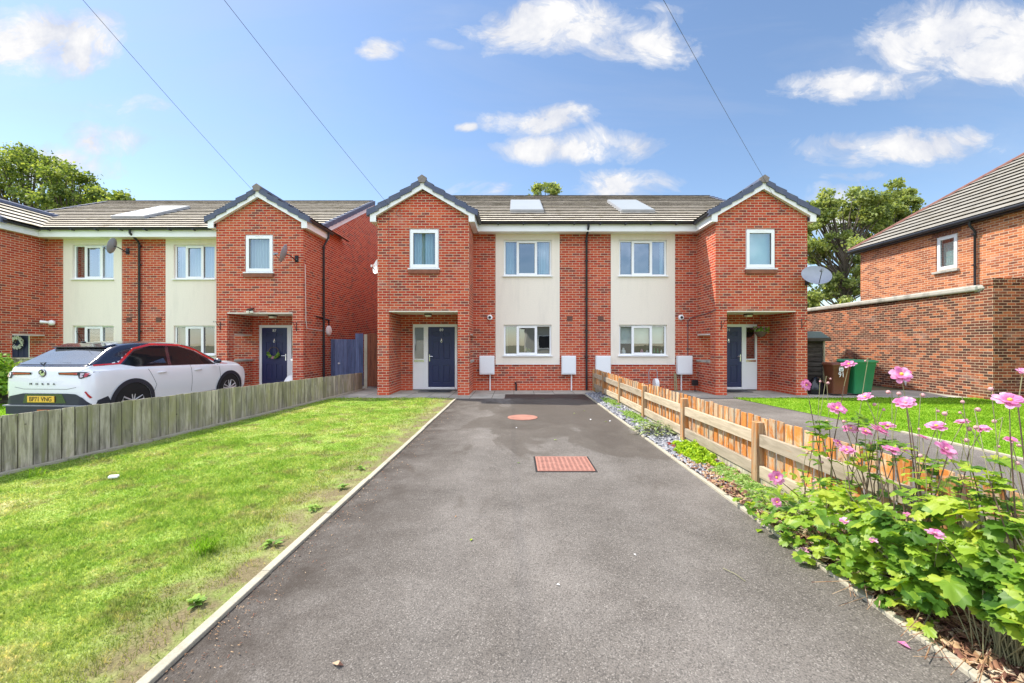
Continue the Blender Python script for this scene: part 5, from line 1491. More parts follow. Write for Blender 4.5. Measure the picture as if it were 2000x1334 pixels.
# ------------------------------------------------------------------ white car
M['carrear'] = material('car_rear_glass', lambda T: T.princ((0.34, 0.35, 0.35), 0.06, 0.8, None, 0.8))
def make_car():
    ang = math.atan2(0.16, 2.56)
    root = thing('parked_car', (-8.53, 7.58, 0), 'white compact car with a black roof and red roofline stripe behind the grey fence', 'car', None, -ang)
    tab = np.array([  # cy, wm, zb, zsh, ztop, wtop
        (0.00, .70, .33, .90, .985, .60), (0.04, .80, .27, .94, 1.03, .68), (0.13, .862, .24, .965, 1.095, .71), (0.30, .885, .22, .97, 1.195, .68),
        (0.50, .89, .22, .97, 1.335, .64), (0.72, .893, .21, .965, 1.46, .615), (1.0, .894, .205, .96, 1.515, .615), (1.4, .895, .20, .955, 1.535, .62), (2.1, .893, .20, .945, 1.515, .62),
        (2.5, .89, .20, .94, 1.43, .63), (2.85, .888, .20, .935, 1.24, .67), (3.15, .885, .21, .93, 1.075, .73), (3.5, .88, .22, .92, 1.03, .74),
        (3.85, .855, .24, .87, .965, .70), (4.05, .78, .28, .78, .87, .62), (4.15, .62, .36, .62, .72, .5)])
    def par(cy):
        i = int(np.clip(np.searchsorted(tab[:, 0], cy)-1, 0, len(tab)-2))
        t = (cy-tab[i, 0])/(tab[i+1, 0]-tab[i, 0]); t = min(max(t, 0), 1)
        m0 = (tab[i+1, 1:]-tab[max(i-1, 0), 1:])/(tab[i+1, 0]-tab[max(i-1, 0), 0])
        j = min(i+2, len(tab)-1)
        m1 = (tab[j, 1:]-tab[i, 1:])/(tab[j, 0]-tab[i, 0])
        h = tab[i+1, 0]-tab[i, 0]
        return (2*t**3-3*t*t+1)*tab[i, 1:] + (t**3-2*t*t+t)*h*m0 + (-2*t**3+3*t*t)*tab[i+1, 1:] + (t**3-t*t)*h*m1
    def sect(cy, sub=4):
        wm, zb, zsh, zt, wt = par(cy)
        gh = max(zt-zsh, 0.04)
        P = [(0, zb), (wm*.8, zb), (wm*.955, zb+.05), (wm*.985, zb+(zsh-zb)*.30), (wm*1.0, zb+(zsh-zb)*.58), (wm*.985, zb+(zsh-zb)*.85), (wm*.955, zsh),
             (wm*.925, zsh+gh*.08), (wm*.925+(wt-wm*.925)*.55, zsh+gh*.50), (wt*1.02, zsh+gh*.84), (wt*.90, zsh+gh*.94), (wt*.5, zt-.004), (0, zt+.006)]
        P = np.array(P); out = []
        for i in range(len(P)-1):
            p0 = P[max(i-1, 0)]; p1 = P[i]; p2 = P[i+1]; p3 = P[min(i+2, len(P)-1)]
            for k in range(sub):
                t = k/sub
                out.append(0.5*((2*p1)+(-p0+p2)*t+(2*p0-5*p1+4*p2-p3)*t*t+(-p0+3*p1-3*p2+p3)*t**3))
        out.append(P[-1]); return np.array(out)
    cache = {}
    def hw(cy, z):
        key = round(cy, 3)
        if key not in cache: cache[key] = sect(key)
        s = cache[key]
        zz = s[4:, 1]; xx = s[4:, 0]
        if z > zz[-1]: return 0.0
        idx = np.where(np.diff((zz >= z).astype(int)) > 0)[0]
        if len(idx) == 0: return xx[0]
        i = idx[0]; t = (z-zz[i])/(zz[i+1]-zz[i]+1e-9)
        return xx[i]+(xx[i+1]-xx[i])*t
    def rear(cx, z):
        lo, hi = 0.0, 1.6
        if hw(0, z) >= abs(cx): return 0.0
        for _ in range(18):
            m_ = (lo+hi)/2
            if hw(m_, z) >= abs(cx): hi = m_
            else: lo = m_
        return hi
    def patch(name, poly, mt, parent, side='side', off=0.005, cuts=4, mirror=False, sgn=1):
        bm = bmesh.new()
        polys = poly if isinstance(poly[0][0], (tuple, list)) else [poly]
        for pl_ in polys:
            bm.faces.new([bm.verts.new((a, b, 0)) for a, b in pl_])
        bmesh.ops.remove_doubles(bm, verts=bm.verts, dist=1e-5)
        bmesh.ops.triangulate(bm, faces=bm.faces)
        for _ in range(3):
            long_ = [e for e in bm.edges if e.calc_length() > 0.09]
            if long_: bmesh.ops.subdivide_edges(bm, edges=long_, cuts=2, use_grid_fill=False)
            bmesh.ops.triangulate(bm, faces=[f for f in bm.faces if len(f.verts) > 3])
        for v in bm.verts:
            a, b = v.co.x, v.co.y
            if side == 'side': v.co = (sgn*(hw(max(a, 0), b)+off), a, b)
            else:
                v.co = (a, rear(a, b)-off, b)
        for f in bm.faces: f.smooth = True
        me = bpy.data.meshes.new(name); bm.to_mesh(me); bm.free(); me.materials.append(mt)
        o = bpy.data.objects.new(name, me); C.objects.link(o); o.parent = parent; return o
    # the line that divides white body and black roof
    lc = [(0, 1.065), (.2, 1.075), (.58, 1.10), (.80, 1.25), (1.0, 1.385), (1.4, 1.468), (2.1, 1.45), (2.5, 1.335), (2.85, 1.125), (3.02, 1.02), (3.05, 9)]
    def zline(cy): return np.interp(cy, [q[0] for q in lc], [q[1] for q in lc])
    cys = np.concatenate([np.linspace(0, .3, 14), np.linspace(.34, 3.9, 70), np.linspace(3.93, 4.15, 10)])
    S = [sect(c) for c in cys]; N_ = len(S[0])
    parts_ = {'w': MB(), 'b': MB()}
    for sg in (1, -1):
        for i in range(len(cys)-1):
            for k in range(N_-1):
                q = [(sg*S[i][k][0], cys[i], S[i][k][1]), (sg*S[i][k+1][0], cys[i], S[i][k+1][1]), (sg*S[i+1][k+1][0], cys[i+1], S[i+1][k+1][1]), (sg*S[i+1][k][0], cys[i+1], S[i+1][k][1])]
                zc = sum(p[2] for p in q)/4; yc = (cys[i]+cys[i+1])/2
                top = zc > zline(yc) and k > 24
                (parts_['b'] if top else parts_['w']).add(q, [(0, 1, 2, 3)])
    for idx_, rev in ((0, False), (len(cys)-1, True)):
        ring = [(s[0], cys[idx_], s[1]) for s in S[idx_]] + [(-s[0], cys[idx_], s[1]) for s in S[idx_][::-1][1:-1]]
        parts_['w'].add(ring, [tuple(range(len(ring)))])
    body = parts_['w'].build('body', M['carwhite'], root, smooth=True, local=True, sharp=50)
    parts_['b'].build('roof', M['carblack'], root, smooth=True, local=True, sharp=60)
    # rear
    hatch = patch('rear_window', [(-.68, 1.095), (.68, 1.095), (.53, 1.375), (-.53, 1.375)], M['carrear'], root, 'rear', 0.036)
    patch('hatch_surround', [(-.82, 1.065), (.82, 1.065), (.60, 1.41), (-.60, 1.41)], M['carblack'], root, 'rear', 0.022)
    mb = MB(); mb.add([(-.54, .60, 1.385), (.54, .60, 1.385), (.50, .50, 1.405), (-.50, .50, 1.405), (-.54, .80, 1.485), (.54, .80, 1.485), (.50, .50, 1.42), (-.50, .50, 1.42)], [(0,1,2,3), (4,7,6,5), (3,2,6,7), (0,3,7,4), (1,5,6,2)])
    mb.build('spoiler', M['carblack'], root, local=True)
    mb = MB(); mb.tube([(0.0, rear(0, 1.09)-.03, 1.09), (0.05, rear(0.0, 1.13)-.035, 1.13), (-.30, rear(-.3, 1.12)-.025, 1.12), (.32, rear(.3, 1.115)-.02, 1.115)], 0.012, 6); mb.build('rear_wiper', M['black'], root, local=True)
    for sg in (1, -1):
        tl = patch('tail_light', [(sg*.26, .955), (sg*.64, .965), (sg*.82, .965), (sg*.845, .95), (sg*.80, .885), (sg*.70, .845), (sg*.66, .85), (sg*.645, .905), (sg*.27, .915)], M['black'], root, 'rear', 0.010)
        patch('lamp_strip', [(sg*.29, .945), (sg*.63, .953), (sg*.63, .917), (sg*.29, .925)], M['cartail'], tl, 'rear', 0.014)
        patch('lamp_strip', [(sg*.745, .945), (sg*.80, .945), (sg*.775, .88), (sg*.735, .87)], M['cartail'], tl, 'rear', 0.014)
        patch('clear_lens', [(sg*.675, .945), (sg*.73, .945), (sg*.72, .87), (sg*.68, .865)], M['carlens'], tl, 'rear', 0.014)
        patch('rear_reflector', [(sg*.745, .605), (sg*.77, .615), (sg*.83, .50), (sg*.81, .48)], M['cartail'], root, 'rear', 0.010)
        patch('bumper_crease', [(sg*.0, .655), (sg*.42, .655), (sg*.60, .69), (sg*.60, .684), (sg*.42, .648), (sg*.0, .648)], M['seam'], root, 'rear', 0.003)
    patch('bumper_lower', [(-.82, .34), (-.70, .52), (-.42, .575), (.42, .575), (.60, .565), (.72, .50), (.85, .34)], M['cladding'], root, 'rear', 0.012)
    patch('bumper_inset', [(-.42, .40), (-.38, .565), (.34, .565), (.42, .40)], M['carblack'], root, 'rear', 0.016)
    mb = MB(); mb.box(-.80, .80, -.035, .1, .345, .365); mb.build('bumper_lip', M['lead'], root, local=True)
    mb = MB(); mb.box(-.74, .74, -.03, .3, .20, .344); mb.build('diffuser', M['cladding'], root, local=True)
    mb = MB(); mb.box(-.12, .12, -.035, .0, .255, .285); mb.build('fog_light', M['cartail'], root, local=True)
    pc = -.055
    mb = MB(); mb.box(pc-.262, pc+.262, -.034, -.020, .415, .53); pl = mb.build('number_plate', M['plate'], root, local=True, bevel=0.004)
    text_mesh('plate_text', 'BP71 VNG', 0.115, M['black'], pl, Matrix.Translation((pc, -.036, .470)) @ FACE @ Matrix.Scale(0.86, 4, (1, 0, 0)), 0.003, local=True)
    text_mesh('model_name', 'MOKKA', 0.05, M['gutter'], root, Matrix.Translation((pc, rear(0, .72)-.008, .745)) @ FACE @ Matrix.Scale(1.25, 4, (1, 0, 0)), 0.006, local=True, spacing=3.2)
    # round badge with a winged beast's head and claw
    ey = rear(0, .94)
    mb = MB(); mb.lathe([(0.072, 0), (0.072, -0.012), (0.0, -0.012)], (pc, ey, .945), 28, 'y'); bd = mb.build('badge', M['black'], root, local=True)
    mb = MB(); mb.lathe([(0.058, -0.0125), (0.062, -0.016), (0.066, -0.0125)], (pc, ey, .945), 28, 'y', caps=False)
    mb.build('badge_ring', M['chrome'], bd, local=True)
    mb = MB(); mb.prism([(pc-.045, .955), (pc-.03, .985), (pc-.005, .990), (pc+.0, .965), (pc-.02, .955), (pc-.005, .935), (pc+.035, .945), (pc+.04, .975), (pc+.055, .94), (pc+.045, .905), (pc+.01, .895), (pc-.03, .905), (pc-.02, .93)], 'y', ey-.016, ey-.0125); mb.build('badge_emblem', M['chrome'], bd, local=True)
    for sg in (1, -1):
        patch('window_surround', [(.58, 1.085), (.90, 1.015), (2.96, .975), (2.80, 1.13), (2.46, 1.315), (2.06, 1.43), (1.40, 1.44), (.98, 1.37), (.80, 1.22)], M['carblack'], root, 'side', 0.0035, sgn=sg)
        win = patch('side_window', [(.66, 1.075), (.90, 1.035), (1.62, 1.015), (1.72, 1.43), (1.35, 1.425), (1.0, 1.33), (.80, 1.18)], M['carglass'], root, 'side', 0.006, sgn=sg)
        patch('side_window', [(1.70, 1.012), (2.88, .985), (2.70, 1.13), (2.42, 1.305), (2.05, 1.41), (1.79, 1.428)], M['carglass'], root, 'side', 0.006, sgn=sg)
        patch('window_pillar', [(1.62, 1.015), (1.70, 1.012), (1.79, 1.428), (1.72, 1.43)], M['carblack'], root, 'side', 0.007, sgn=sg)
        band = [(.16, 1.065), (.62, 1.08), (.82, 1.225), (1.0, 1.365), (1.4, 1.445), (2.1, 1.428), (2.5, 1.31), (2.85, 1.10), (3.10, .985), (3.38, .965)]
        up_ = [(.16, 1.09), (.585, 1.105), (.79, 1.255), (1.0, 1.398), (1.4, 1.488), (2.1, 1.47), (2.52, 1.35), (2.88, 1.14), (3.10, 1.01), (3.38, .975)]
        patch('red_stripe', [[band[i], band[i+1], up_[i+1], up_[i]] for i in range(len(band)-1)], M['carred'], root, 'side', 0.009, sgn=sg)
        for pts in ([(1.12, .96), (1.13, .96), (1.28, .62), (1.20, .40), (1.19, .40), (1.27, .62)], [(2.18, 1.0), (2.19, 1.0), (2.17, .38), (2.16, .38)], [(3.02, .97), (3.03, .97), (3.05, .42), (3.04, .42)]):
            patch('door_gap', pts, M['seam'], root, 'side', 0.003, sgn=sg)
        for hy in (1.42, 2.36):
            mb = MB(); mb.tube([(sg*(hw(hy, .87)-.005), hy-.10, .872), (sg*(hw(hy, .87)+.022), hy-.07, .872), (sg*(hw(hy, .87)+.022), hy+.07, .872), (sg*(hw(hy, .87)-.005), hy+.10, .872)], 0.016, 8); mb.build('door_handle', M['carwhite'], root, smooth=True, local=True)
        patch('sill_cladding', [(1.18, .235), (1.22, .36), (1.6, .33), (2.95, .34), (2.98, .235)], M['cladding'], root, 'side', 0.010, sgn=sg)
        for wy in (.79, 3.36):
            circ = lambda r, a0=0, a1=360, n=36: [(wy+r*math.cos(R(a0+(a1-a0)*k/n)), .335+r*math.sin(R(a0+(a1-a0)*k/n))) for k in range(n+1)]
            arc = circ(.455, -14, 194) + circ(.372, 194, -14)
            patch('wheel_arch', [(a, max(b, .235)) for a, b in arc], M['cladding'], root, 'side', 0.016, sgn=sg)
            inn = circ(.374, -16, 196)
            patch('wheel_well', [(a, max(b, .235)) for a, b in inn], M['tyre'], root, 'side', 0.004, sgn=sg)
            xo = .885
            wl = MB(); wl.lathe([(.225, xo-.20), (.30, xo-.20), (.335, xo-.16), (.335, xo-.03), (.315, xo), (.232, xo+.004), (.225, xo-.01)], (0, wy, .335), 40, 'x') if sg > 0 else wl.lathe([(.225, -xo+.20), (.30, -xo+.20), (.335, -xo+.16), (.335, -xo+.03), (.315, -xo), (.232, -xo-.004), (.225, -xo+.01)], (0, wy, .335), 40, 'x')
            wheel = wl.build('wheel', M['tyre'], root, smooth=True, local=True)
            rm = MB(); X0 = sg*(xo-.012)
            rm.lathe([(.205, X0-.01*sg), (.227, X0), (.224, X0+.012*sg), (.212, X0+.008*sg)], (0, wy, .335), 36, 'x', caps=False)
            for k in range(5):
                for da in (-.20, .20):
                    a_ = 2*math.pi*k/5 + math.pi/2
                    i0 = Vector((X0, wy+.05*math.cos(a_+da*1.6), .335+.05*math.sin(a_+da*1.6))); i1 = Vector((X0+.002*sg, wy+.215*math.cos(a_+da), .335+.215*math.sin(a_+da)))
                    rm.tube([i0, i1], 0.016, 6)
            rm.lathe([(0.0, X0+.014*sg), (.05, X0+.012*sg), (.055, X0)], (0, wy, .335), 20, 'x', caps=False)
            rm.build('rim', M['rim'], wheel, smooth=True, local=True)
        mr = MB(); mr.ball((sg*1.0, 2.80, 1.055), (.10, .055, .065), 14, 9); mr.tube([(sg*.88, 2.84, .99), (sg*.96, 2.81, 1.02)], .02, 6); mr.build('door_mirror', M['carblack'], root, smooth=True, local=True)
    patch('rear_skirt', [(.20, .235), (.36, .235), (.36, .40), (.30, .50), (.14, .44), (.10, .30)], M['cladding'], root, 'side', 0.006)
    mb = MB(); mb.tube([(0, .62, 1.50), (0, .50, 1.72)], .006, 5, r1=.003); mb.ball((0, .63, 1.505), (.03, .05, .02), 10, 6); mb.build('aerial', M['black'], root, local=True)
    mb = MB()
    for k in range(2): mb.lathe([(.035, .0), (.035, .02)], (.0, .0, .0), 8) if False else None
    return root
make_car()
# ------------------------------------------------------------------ vegetation
def grass(name, n, region, m, y0, y1, hmin, hmax, k_w, power, label, dens_fn=None, seed=1):
    g = np.random.default_rng(seed)
    # distance distribution weighted towards the camera
    u = g.random(n)
    a, b = y0**(1-power), y1**(1-power)
    y = (a + (b-a)*u)**(1/(1-power))
    xl, xr = region(y)
    keep = g.random(n) < np.clip((xr-xl)/np.max(xr-xl), 0, 1)
    y, xl, xr = y[keep], xl[keep], xr[keep]
    x = xl + (xr-xl)*g.random(len(y))
    # clumping: displace towards random tuft centres
    ph = np.sin(x*7.3+np.sin(y*5.1)*2)*np.sin(y*6.1+np.sin(x*4.3)*2)
    ph2 = np.sin(x*2.1+1.3+np.sin(y*1.7))*np.sin(y*1.9+np.sin(x*2.7))
    hfac = 0.75+0.30*ph+0.25*ph2
    if dens_fn is not None:
        kk = g.random(len(x)) < dens_fn(x, y); x, y, hfac = x[kk], y[kk], hfac[kk]
    n = len(x)
    h = (hmin+(hmax-hmin)*g.random(n))*np.clip(hfac, .35, 1.5)
    th = g.random(n)*2*np.pi
    w = (0.0011+0.0006*y)*k_w*(0.7+0.6*g.random(n))
    lean = h*(0.25+0.9*g.random(n)); la = g.random(n)*2*np.pi
    z0 = np.zeros(n)
    bl = np.stack([x-w*np.cos(th), y-w*np.sin(th), z0], 1); br = np.stack([x+w*np.cos(th), y+w*np.sin(th), z0], 1)
    mx_, my_ = x+0.35*lean*np.cos(la), y+0.35*lean*np.sin(la)
    ml = np.stack([mx_-w*.8*np.cos(th), my_-w*.8*np.sin(th), z0+h*.6], 1); mr = np.stack([mx_+w*.8*np.cos(th), my_+w*.8*np.sin(th), z0+h*.6], 1)
    tp = np.stack([x+lean*np.cos(la), y+lean*np.sin(la), z0+h*.92], 1)
    V = np.stack([bl, br, mr, ml, tp], 1).reshape(-1, 3)
    i = np.arange(n)*5
    Fc = np.concatenate([np.stack([i, i+1, i+2], 1), np.stack([i, i+2, i+3], 1), np.stack([i+3, i+2, i+4], 1)])
    o = fast_mesh(name, V, Fc, m, origin=((xl.mean()+xr.mean())/2, (y0+y1)/2, 0))
    tag(o, label, 'grass', kind='stuff'); return o
LP = sorted([(4.0, -5.9), (0.0, -6.2), (9.0, -5.15), (11.38, -5.0), (4.62, -5.76), (6.3, -5.50), (8.42, -5.27), (10.8, -5.05)])
def left_region(y):
    xl = np.interp(y, [0, 1.5, 4.62, 6.3, 8.42, 10.8, 11.4], [-6.3, -6.2, -5.72, -5.47, -5.25, -5.03, -4.95])
    xl = np.maximum(xl, -1.30*y-0.4)
    return xl, np.full_like(y, -1.66)
def ldens(x, y):
    e = np.clip((-1.66-x)/0.75, 0, 1)
    pat = 0.5+0.5*np.sin(x*3.1+2*np.sin(y*1.3))*np.sin(y*2.3+1.5*np.sin(x*2.2))
    pat2 = 0.5+0.5*np.sin(x*11+2*np.sin(y*7))*np.sin(y*9+np.sin(x*8))
    return np.clip(0.03+0.97*np.minimum(1, e*e*1.2+0.5*pat2*e), 0, 1)*(0.62+0.38*pat)
grass('lawn_grass', 400000, left_region, M['blades'], 1.5, 11.4, 0.014, 0.042, 0.85, 1.75, 'short sunlit grass of the left front lawn', ldens, 2)
def right_region(y):
    return np.where(y < 7, 6.5, 6.5-(y-7)*0.13), np.minimum(np.full_like(y, 12.5), 1.30*y+1)
grass('lawn_grass', 60000, right_region, M['blades2'], 5.2, 11.4, 0.02, 0.05, 1.1, 1.2, 'lush short grass beyond the orange fence', None, 3)
def fl_region(y): return np.full_like(y, -15.5), np.full_like(y, -9.85)
grass('lawn_grass', 26000, fl_region, M['blades2'], 7.5, 12.8, 0.02, 0.05, 1.2, 1.2, 'short grass left of the white car', None, 4)

def leafcloud(centres, n, size, spread, seed, flat=0.6, elong=1.5):
    """n leaf-shaped quads scattered round the centres (array m x 4: x, y, z, radius)"""
    g = np.random.default_rng(seed)
    c = np.asarray(centres); w = c[:, 3]**2; idx = g.choice(len(c), n, p=w/w.sum())
    dv = g.normal(size=(n, 3)); dv /= np.linalg.norm(dv, axis=1)[:, None]
    r = c[idx, 3]*np.where(g.random(n) < 0.75, g.random(n)**0.5, 0.8+0.75*g.random(n)**2)
    p = c[idx, :3] + dv*r[:, None]*np.array([1, 1, flat])
    a = g.normal(size=(n, 3)); a /= np.linalg.norm(a, axis=1)[:, None]
    b = g.normal(size=(n, 3)); b -= (a*b).sum(1)[:, None]*a; b /= np.linalg.norm(b, axis=1)[:, None]
    s = size*(0.6+0.8*g.random(n))[:, None]
    V = np.stack([p-a*s*elong*.5, p+b*s*.5, p+a*s*elong*.5, p-b*s*.5], 1).reshape(-1, 3)
    i = np.arange(n)*4
    return V, np.stack([i, i+1, i+2, i+3], 1)

def tree(base, height, crown_r, crown_z0, seed, label, mt, nleaf, lsize, nclump=46, group='trees behind the houses', lean=0.0, clump=0.55, shape=None):
    root = thing('tree', base, label, 'tree', group)
    rr = random.Random(seed); B = Vector(base)
    mb = MB()
    top = B + Vector((lean, 0, height*0.93))
    tr = [B.lerp(top, t) + Vector((rr.uniform(-.25, .25)*t, rr.uniform(-.25, .25)*t, 0)) for t in [i/7 for i in range(8)]]
    mb.tube(tr, height*0.020, 9, r1=height*0.003)
    cl = []
    for k in range(nclump):
        for _ in range(20):
            if shape:
                q = shape[rr.randrange(len(shape))]
                ph = rr.uniform(0, 6.28); d_ = rr.random()**0.5
                c = Vector((q[0]+q[3]*d_*math.cos(ph), q[1]+rr.uniform(-1, 1)*q[3], q[2]+q[4]*d_*math.sin(ph)))
            else:
                zf = rr.random(); ang_ = rr.uniform(0, 6.28)
                prof = math.sin(math.pi*min(1, 0.12+0.86*zf))**0.6
                rad = crown_r*prof*rr.random()**0.5
                c = B + Vector((lean*zf+rad*math.cos(ang_), rad*math.sin(ang_), crown_z0+(height-crown_z0)*zf))
            break
        cr = crown_r*clump*rr.uniform(0.35, 0.62)
        cl.append((c.x, c.y, c.z, cr))
        # limb
        t = min(0.95, max(0.25, (c.z-B.z)/height*0.75)); s0 = B.lerp(top, t)
        mid_ = s0.lerp(c, 0.5) + Vector((0, 0, -0.06*(c-s0).length))
        mb.tube([s0, mid_, c], height*0.0065, 5, r1=height*0.0012, caps=False)
    mb.build('trunk', M['treebark'], root, smooth=True, recalc=False)
    V, Fc = leafcloud(cl, nleaf, lsize, 1, seed, 0.75)
    fast_mesh('crown', V, Fc, mt, root)
    return root
# left, behind the roofs of 85/87
tree((-38.5, 33, 0), 16.6, 4.4, 7, 1, 'tall loose leafy tree at the far left behind the roofs', M['tree_leaf'], 17000, 0.14, 100, clump=.36)
tree((-33.6, 31.5, 0), 14.6, 3.2, 6, 2, 'second leafy tree from the left behind the roofs', M['tree_leaf'], 12000, 0.14, 80, clump=.38)
tree((-30.4, 31, 0), 13.1, 3.0, 6, 3, 'smallest leafy tree from the left behind the roofs', M['tree_leaf'], 9000, 0.14, 44, clump=.42)
tree((-35.8, 35, 0), 13.5, 4.2, 5, 13, 'dense dark tree between the tall left trees behind the roofs', M['tree_leaf'], 15000, 0.15, 80, clump=.38)
# centre, peeping over the ridge
tree((3.2, 44, 0), 18.4, 2.4, 11, 4, 'leafy treetop peeping over the ridge between the two roof panels', M['tree_leaf2'], 6500, 0.15, 50, clump=.4)
tree((1.65, 44, 0), 17.1, 0.8, 14, 14, 'small separate treetop left of the leafy treetop over the ridge', M['tree_leaf2'], 1100, 0.15, 10, clump=.6)
# right, behind house 91
def sp(px, py, D, rx, rz_): 
    p = unp(px, py, D); return (p.x, p.y, p.z, rx, rz_)
shp = [sp(1600, 410, 28, .9, .9), sp(1598, 470, 28, 1.3, 1.2), sp(1690, 400, 28, 1.3, 1.2), sp(1680, 440, 28, 1.6, 1.4), sp(1665, 500, 28, 2.3, 1.8), sp(1620, 545, 28, 2.2, 1.8), sp(1690, 560, 28, 2.3, 1.8), sp(1640, 590, 28, 2.4, 1.4), sp(1660, 630, 28, 2.6, 2.0)]
tree((22.0, 28, 0), 10.6, 3.0, 3, 5, 'large leafy tree behind the right corner of house 91', M['tree_leaf2'], 30000, 0.13, 170, shape=shp, clump=0.30)
shp = [sp(1765, 388, 29, .5, .45), sp(1752, 410, 29, .9, .8), sp(1735, 440, 29, 1.0, 1.0), sp(1745, 400, 29, .8, .6), sp(1730, 480, 29, 1.4, 1.2)]
tree((24.6, 29, 0), 11.2, 2.0, 5, 6, 'wind blown leafy tree leaning right above the older house roof', M['tree_leaf2'], 10000, 0.13, 70, lean=1.6, shape=shp, clump=0.34)
# bushes
def bush(name, centres, n, size, mt, label, seed, stemr=0.012, elong=1.5, cat='bush', group=None):
    c0 = centres[0]
    root = thing(name, (c0[0], c0[1], 0), label, cat, group)
    V, Fc = leafcloud(centres, n, size, 1, seed, 0.8, elong)
    V[:, 2] = np.maximum(V[:, 2], 0.006)
    fast_mesh('foliage', V, Fc, mt, root)
    mb = MB()
    for (x, y, z, r) in centres:
        mb.tube([(c0[0], c0[1], 0), ((x+c0[0])/2, (y+c0[1])/2, z*0.6), (x, y, z)], stemr, 5, r1=stemr*.4)
    mb.build('stem', M['stem'], root, recalc=False)
    return root
bush('leafy_bush', [(-12.6, 10.0, 0.75, 0.42), (-12.9, 10.1, 0.45, .45), (-12.1, 10.05, .55, .38), (-12.4, 10, 1.05, .28)], 1500, 0.075, M['bush'], 'light green leafy bush at the left edge beyond the dark low fence', 3)
# ------------------------------------------------------------------ gravel bed and its plants
def chips(name, x0, x1, y0, y1, n, size, m, label, seed, flat=0.35, zmax=0.03, elong=1.6, cat='gravel', dens=None):
    g = np.random.default_rng(seed)
    p = 1.3; u_ = g.random(n); a, b = y0**(1-p), y1**(1-p); y = (a+(b-a)*u_)**(1/(1-p))
    x = x0+(x1-x0)*g.random(n)
    if dens is not None:
        k = g.random(n) < dens(x, y); x, y = x[k], y[k]; n = len(x)
    s = size*(0.5+g.random(n))*(0.75+0.10*y)
    th = g.random(n)*np.pi*2; t1 = g.normal(size=n)*flat; t2 = g.normal(size=n)*flat
    z = 0.008+zmax*g.random(n)
    ax = np.stack([np.cos(th), np.sin(th), t1], 1)*(s*elong)[:, None]*.5; ay = np.stack([-np.sin(th), np.cos(th), t2], 1)*s[:, None]*.5
    up = np.stack([np.zeros(n), np.zeros(n), s*0.22], 1)
    P = np.stack([x, y, z], 1)
    base = [P-ax-ay*.7, P+ax*.8-ay, P+ax+ay*.6, P-ax*.7+ay]
    V = np.stack(base+[q+up for q in base], 1).reshape(-1, 3)
    i = np.arange(n)*8
    Fc = np.concatenate([np.stack([i+4, i+5, i+6, i+7], 1), np.stack([i, i+1, i+5, i+4], 1), np.stack([i+1, i+2, i+6, i+5], 1), np.stack([i+2, i+3, i+7, i+6], 1), np.stack([i+3, i, i+4, i+7], 1)])
    o = fast_mesh(name, V, Fc, m, origin=((x0+x1)/2, (y0+y1)/2, 0)); tag(o, label, cat, kind='stuff'); return o
chips('slate_gravel', 2.06, 2.60, 4.2, 12.2, 9000, 0.026, M['chips'], 'grey slate chips spread in the bed beside the orange fence', 5, dens=lambda x, y: np.clip((y-4.2)/1.6, 0.05, 1))
chips('leaf_litter', 2.055, 2.62, 1.1, 6.0, 11000, 0.020, M['bark'], 'brown bark and dead leaves covering the near end of the bed', 6, 0.5, 0.035, 2.2, 'leaf litter', dens=lambda x, y: np.clip((6.2-y)/1.8, 0.1, 1))
chips('dirt_crumbs', -1.56, -1.05, 1.3, 9.0, 2600, 0.0035, M['bark'], 'crumbs of old leaves along the left edge of the driveway', 7, 0.3, 0.001, 3.0, 'leaf litter', dens=lambda x, y: np.clip(1-(x+1.56)/0.45, 0, 1)**2)

def mat_patch(name, x0, x1, y0, y1, n, size, h, mt, label, seed, cat='ground cover'):
    """low cushion of tiny leaves with an uneven edge"""
    g = np.random.default_rng(seed)
    x = x0+(x1-x0)*g.random(n*2); y = y0+(y1-y0)*g.random(n*2)
    u_ = (x-(x0+x1)/2)/((x1-x0)/2); v_ = (y-(y0+y1)/2)/((y1-y0)/2)
    rr_ = np.sqrt(u_**2+v_**2)+0.16*np.sin(x*23+y*9)+0.14*np.sin(y*15-x*7)
    k = rr_ < 1.0; x, y, rr_ = x[k][:n], y[k][:n], rr_[k][:n]; n = len(x)
    z = 0.03 + h*np.clip(1-rr_**2, 0.05, 1)*(0.35+0.65*g.random(n)) * (0.8+0.3*np.sin(x*31)*np.sin(y*27))
    a = g.normal(size=(n, 3)); a[:, 2] *= .5; a /= np.linalg.norm(a, axis=1)[:, None]
    b = g.normal(size=(n, 3)); b -= (a*b).sum(1)[:, None]*a; b /= np.linalg.norm(b, axis=1)[:, None]
    s = size*(0.6+0.8*g.random(n))[:, None]; p = np.stack([x, y, z], 1)
    V = np.stack([p-a*s*.7, p+b*s*.5, p+a*s*.7, p-b*s*.5], 1).reshape(-1, 3); i = np.arange(n)*4
    V[:, 2] = np.maximum(V[:, 2], 0.006)
    o = fast_mesh(name, V, np.stack([i, i+1, i+2, i+3], 1), mt, origin=((x0+x1)/2, (y0+y1)/2, 0)); tag(o, label, cat); return o
mat_patch('sedum_mat', 2.17, 2.54, 3.25, 5.10, 14000, 0.015, 0.07, M['sedum'], 'long pale green mat of stonecrop at the foot of the nearest tall fence post', 1)
mat_patch('sedum_mat', 2.12, 2.50, 7.3, 9.0, 6000, 0.020, 0.08, M['sedum'], 'pale green mat of stonecrop beyond the variegated plant', 2)
mat_patch('sedum_mat', 2.16, 2.50, 9.3, 11.2, 5000, 0.022, 0.08, M['sedum'], 'farthest pale green mat of stonecrop near the house wall', 3)
mat_patch('lime_cushion', 2.12, 2.50, 4.80, 5.95, 9000, 0.022, 0.17, M['lime'], 'bright lime green cushion plant in the middle of the bed', 4)
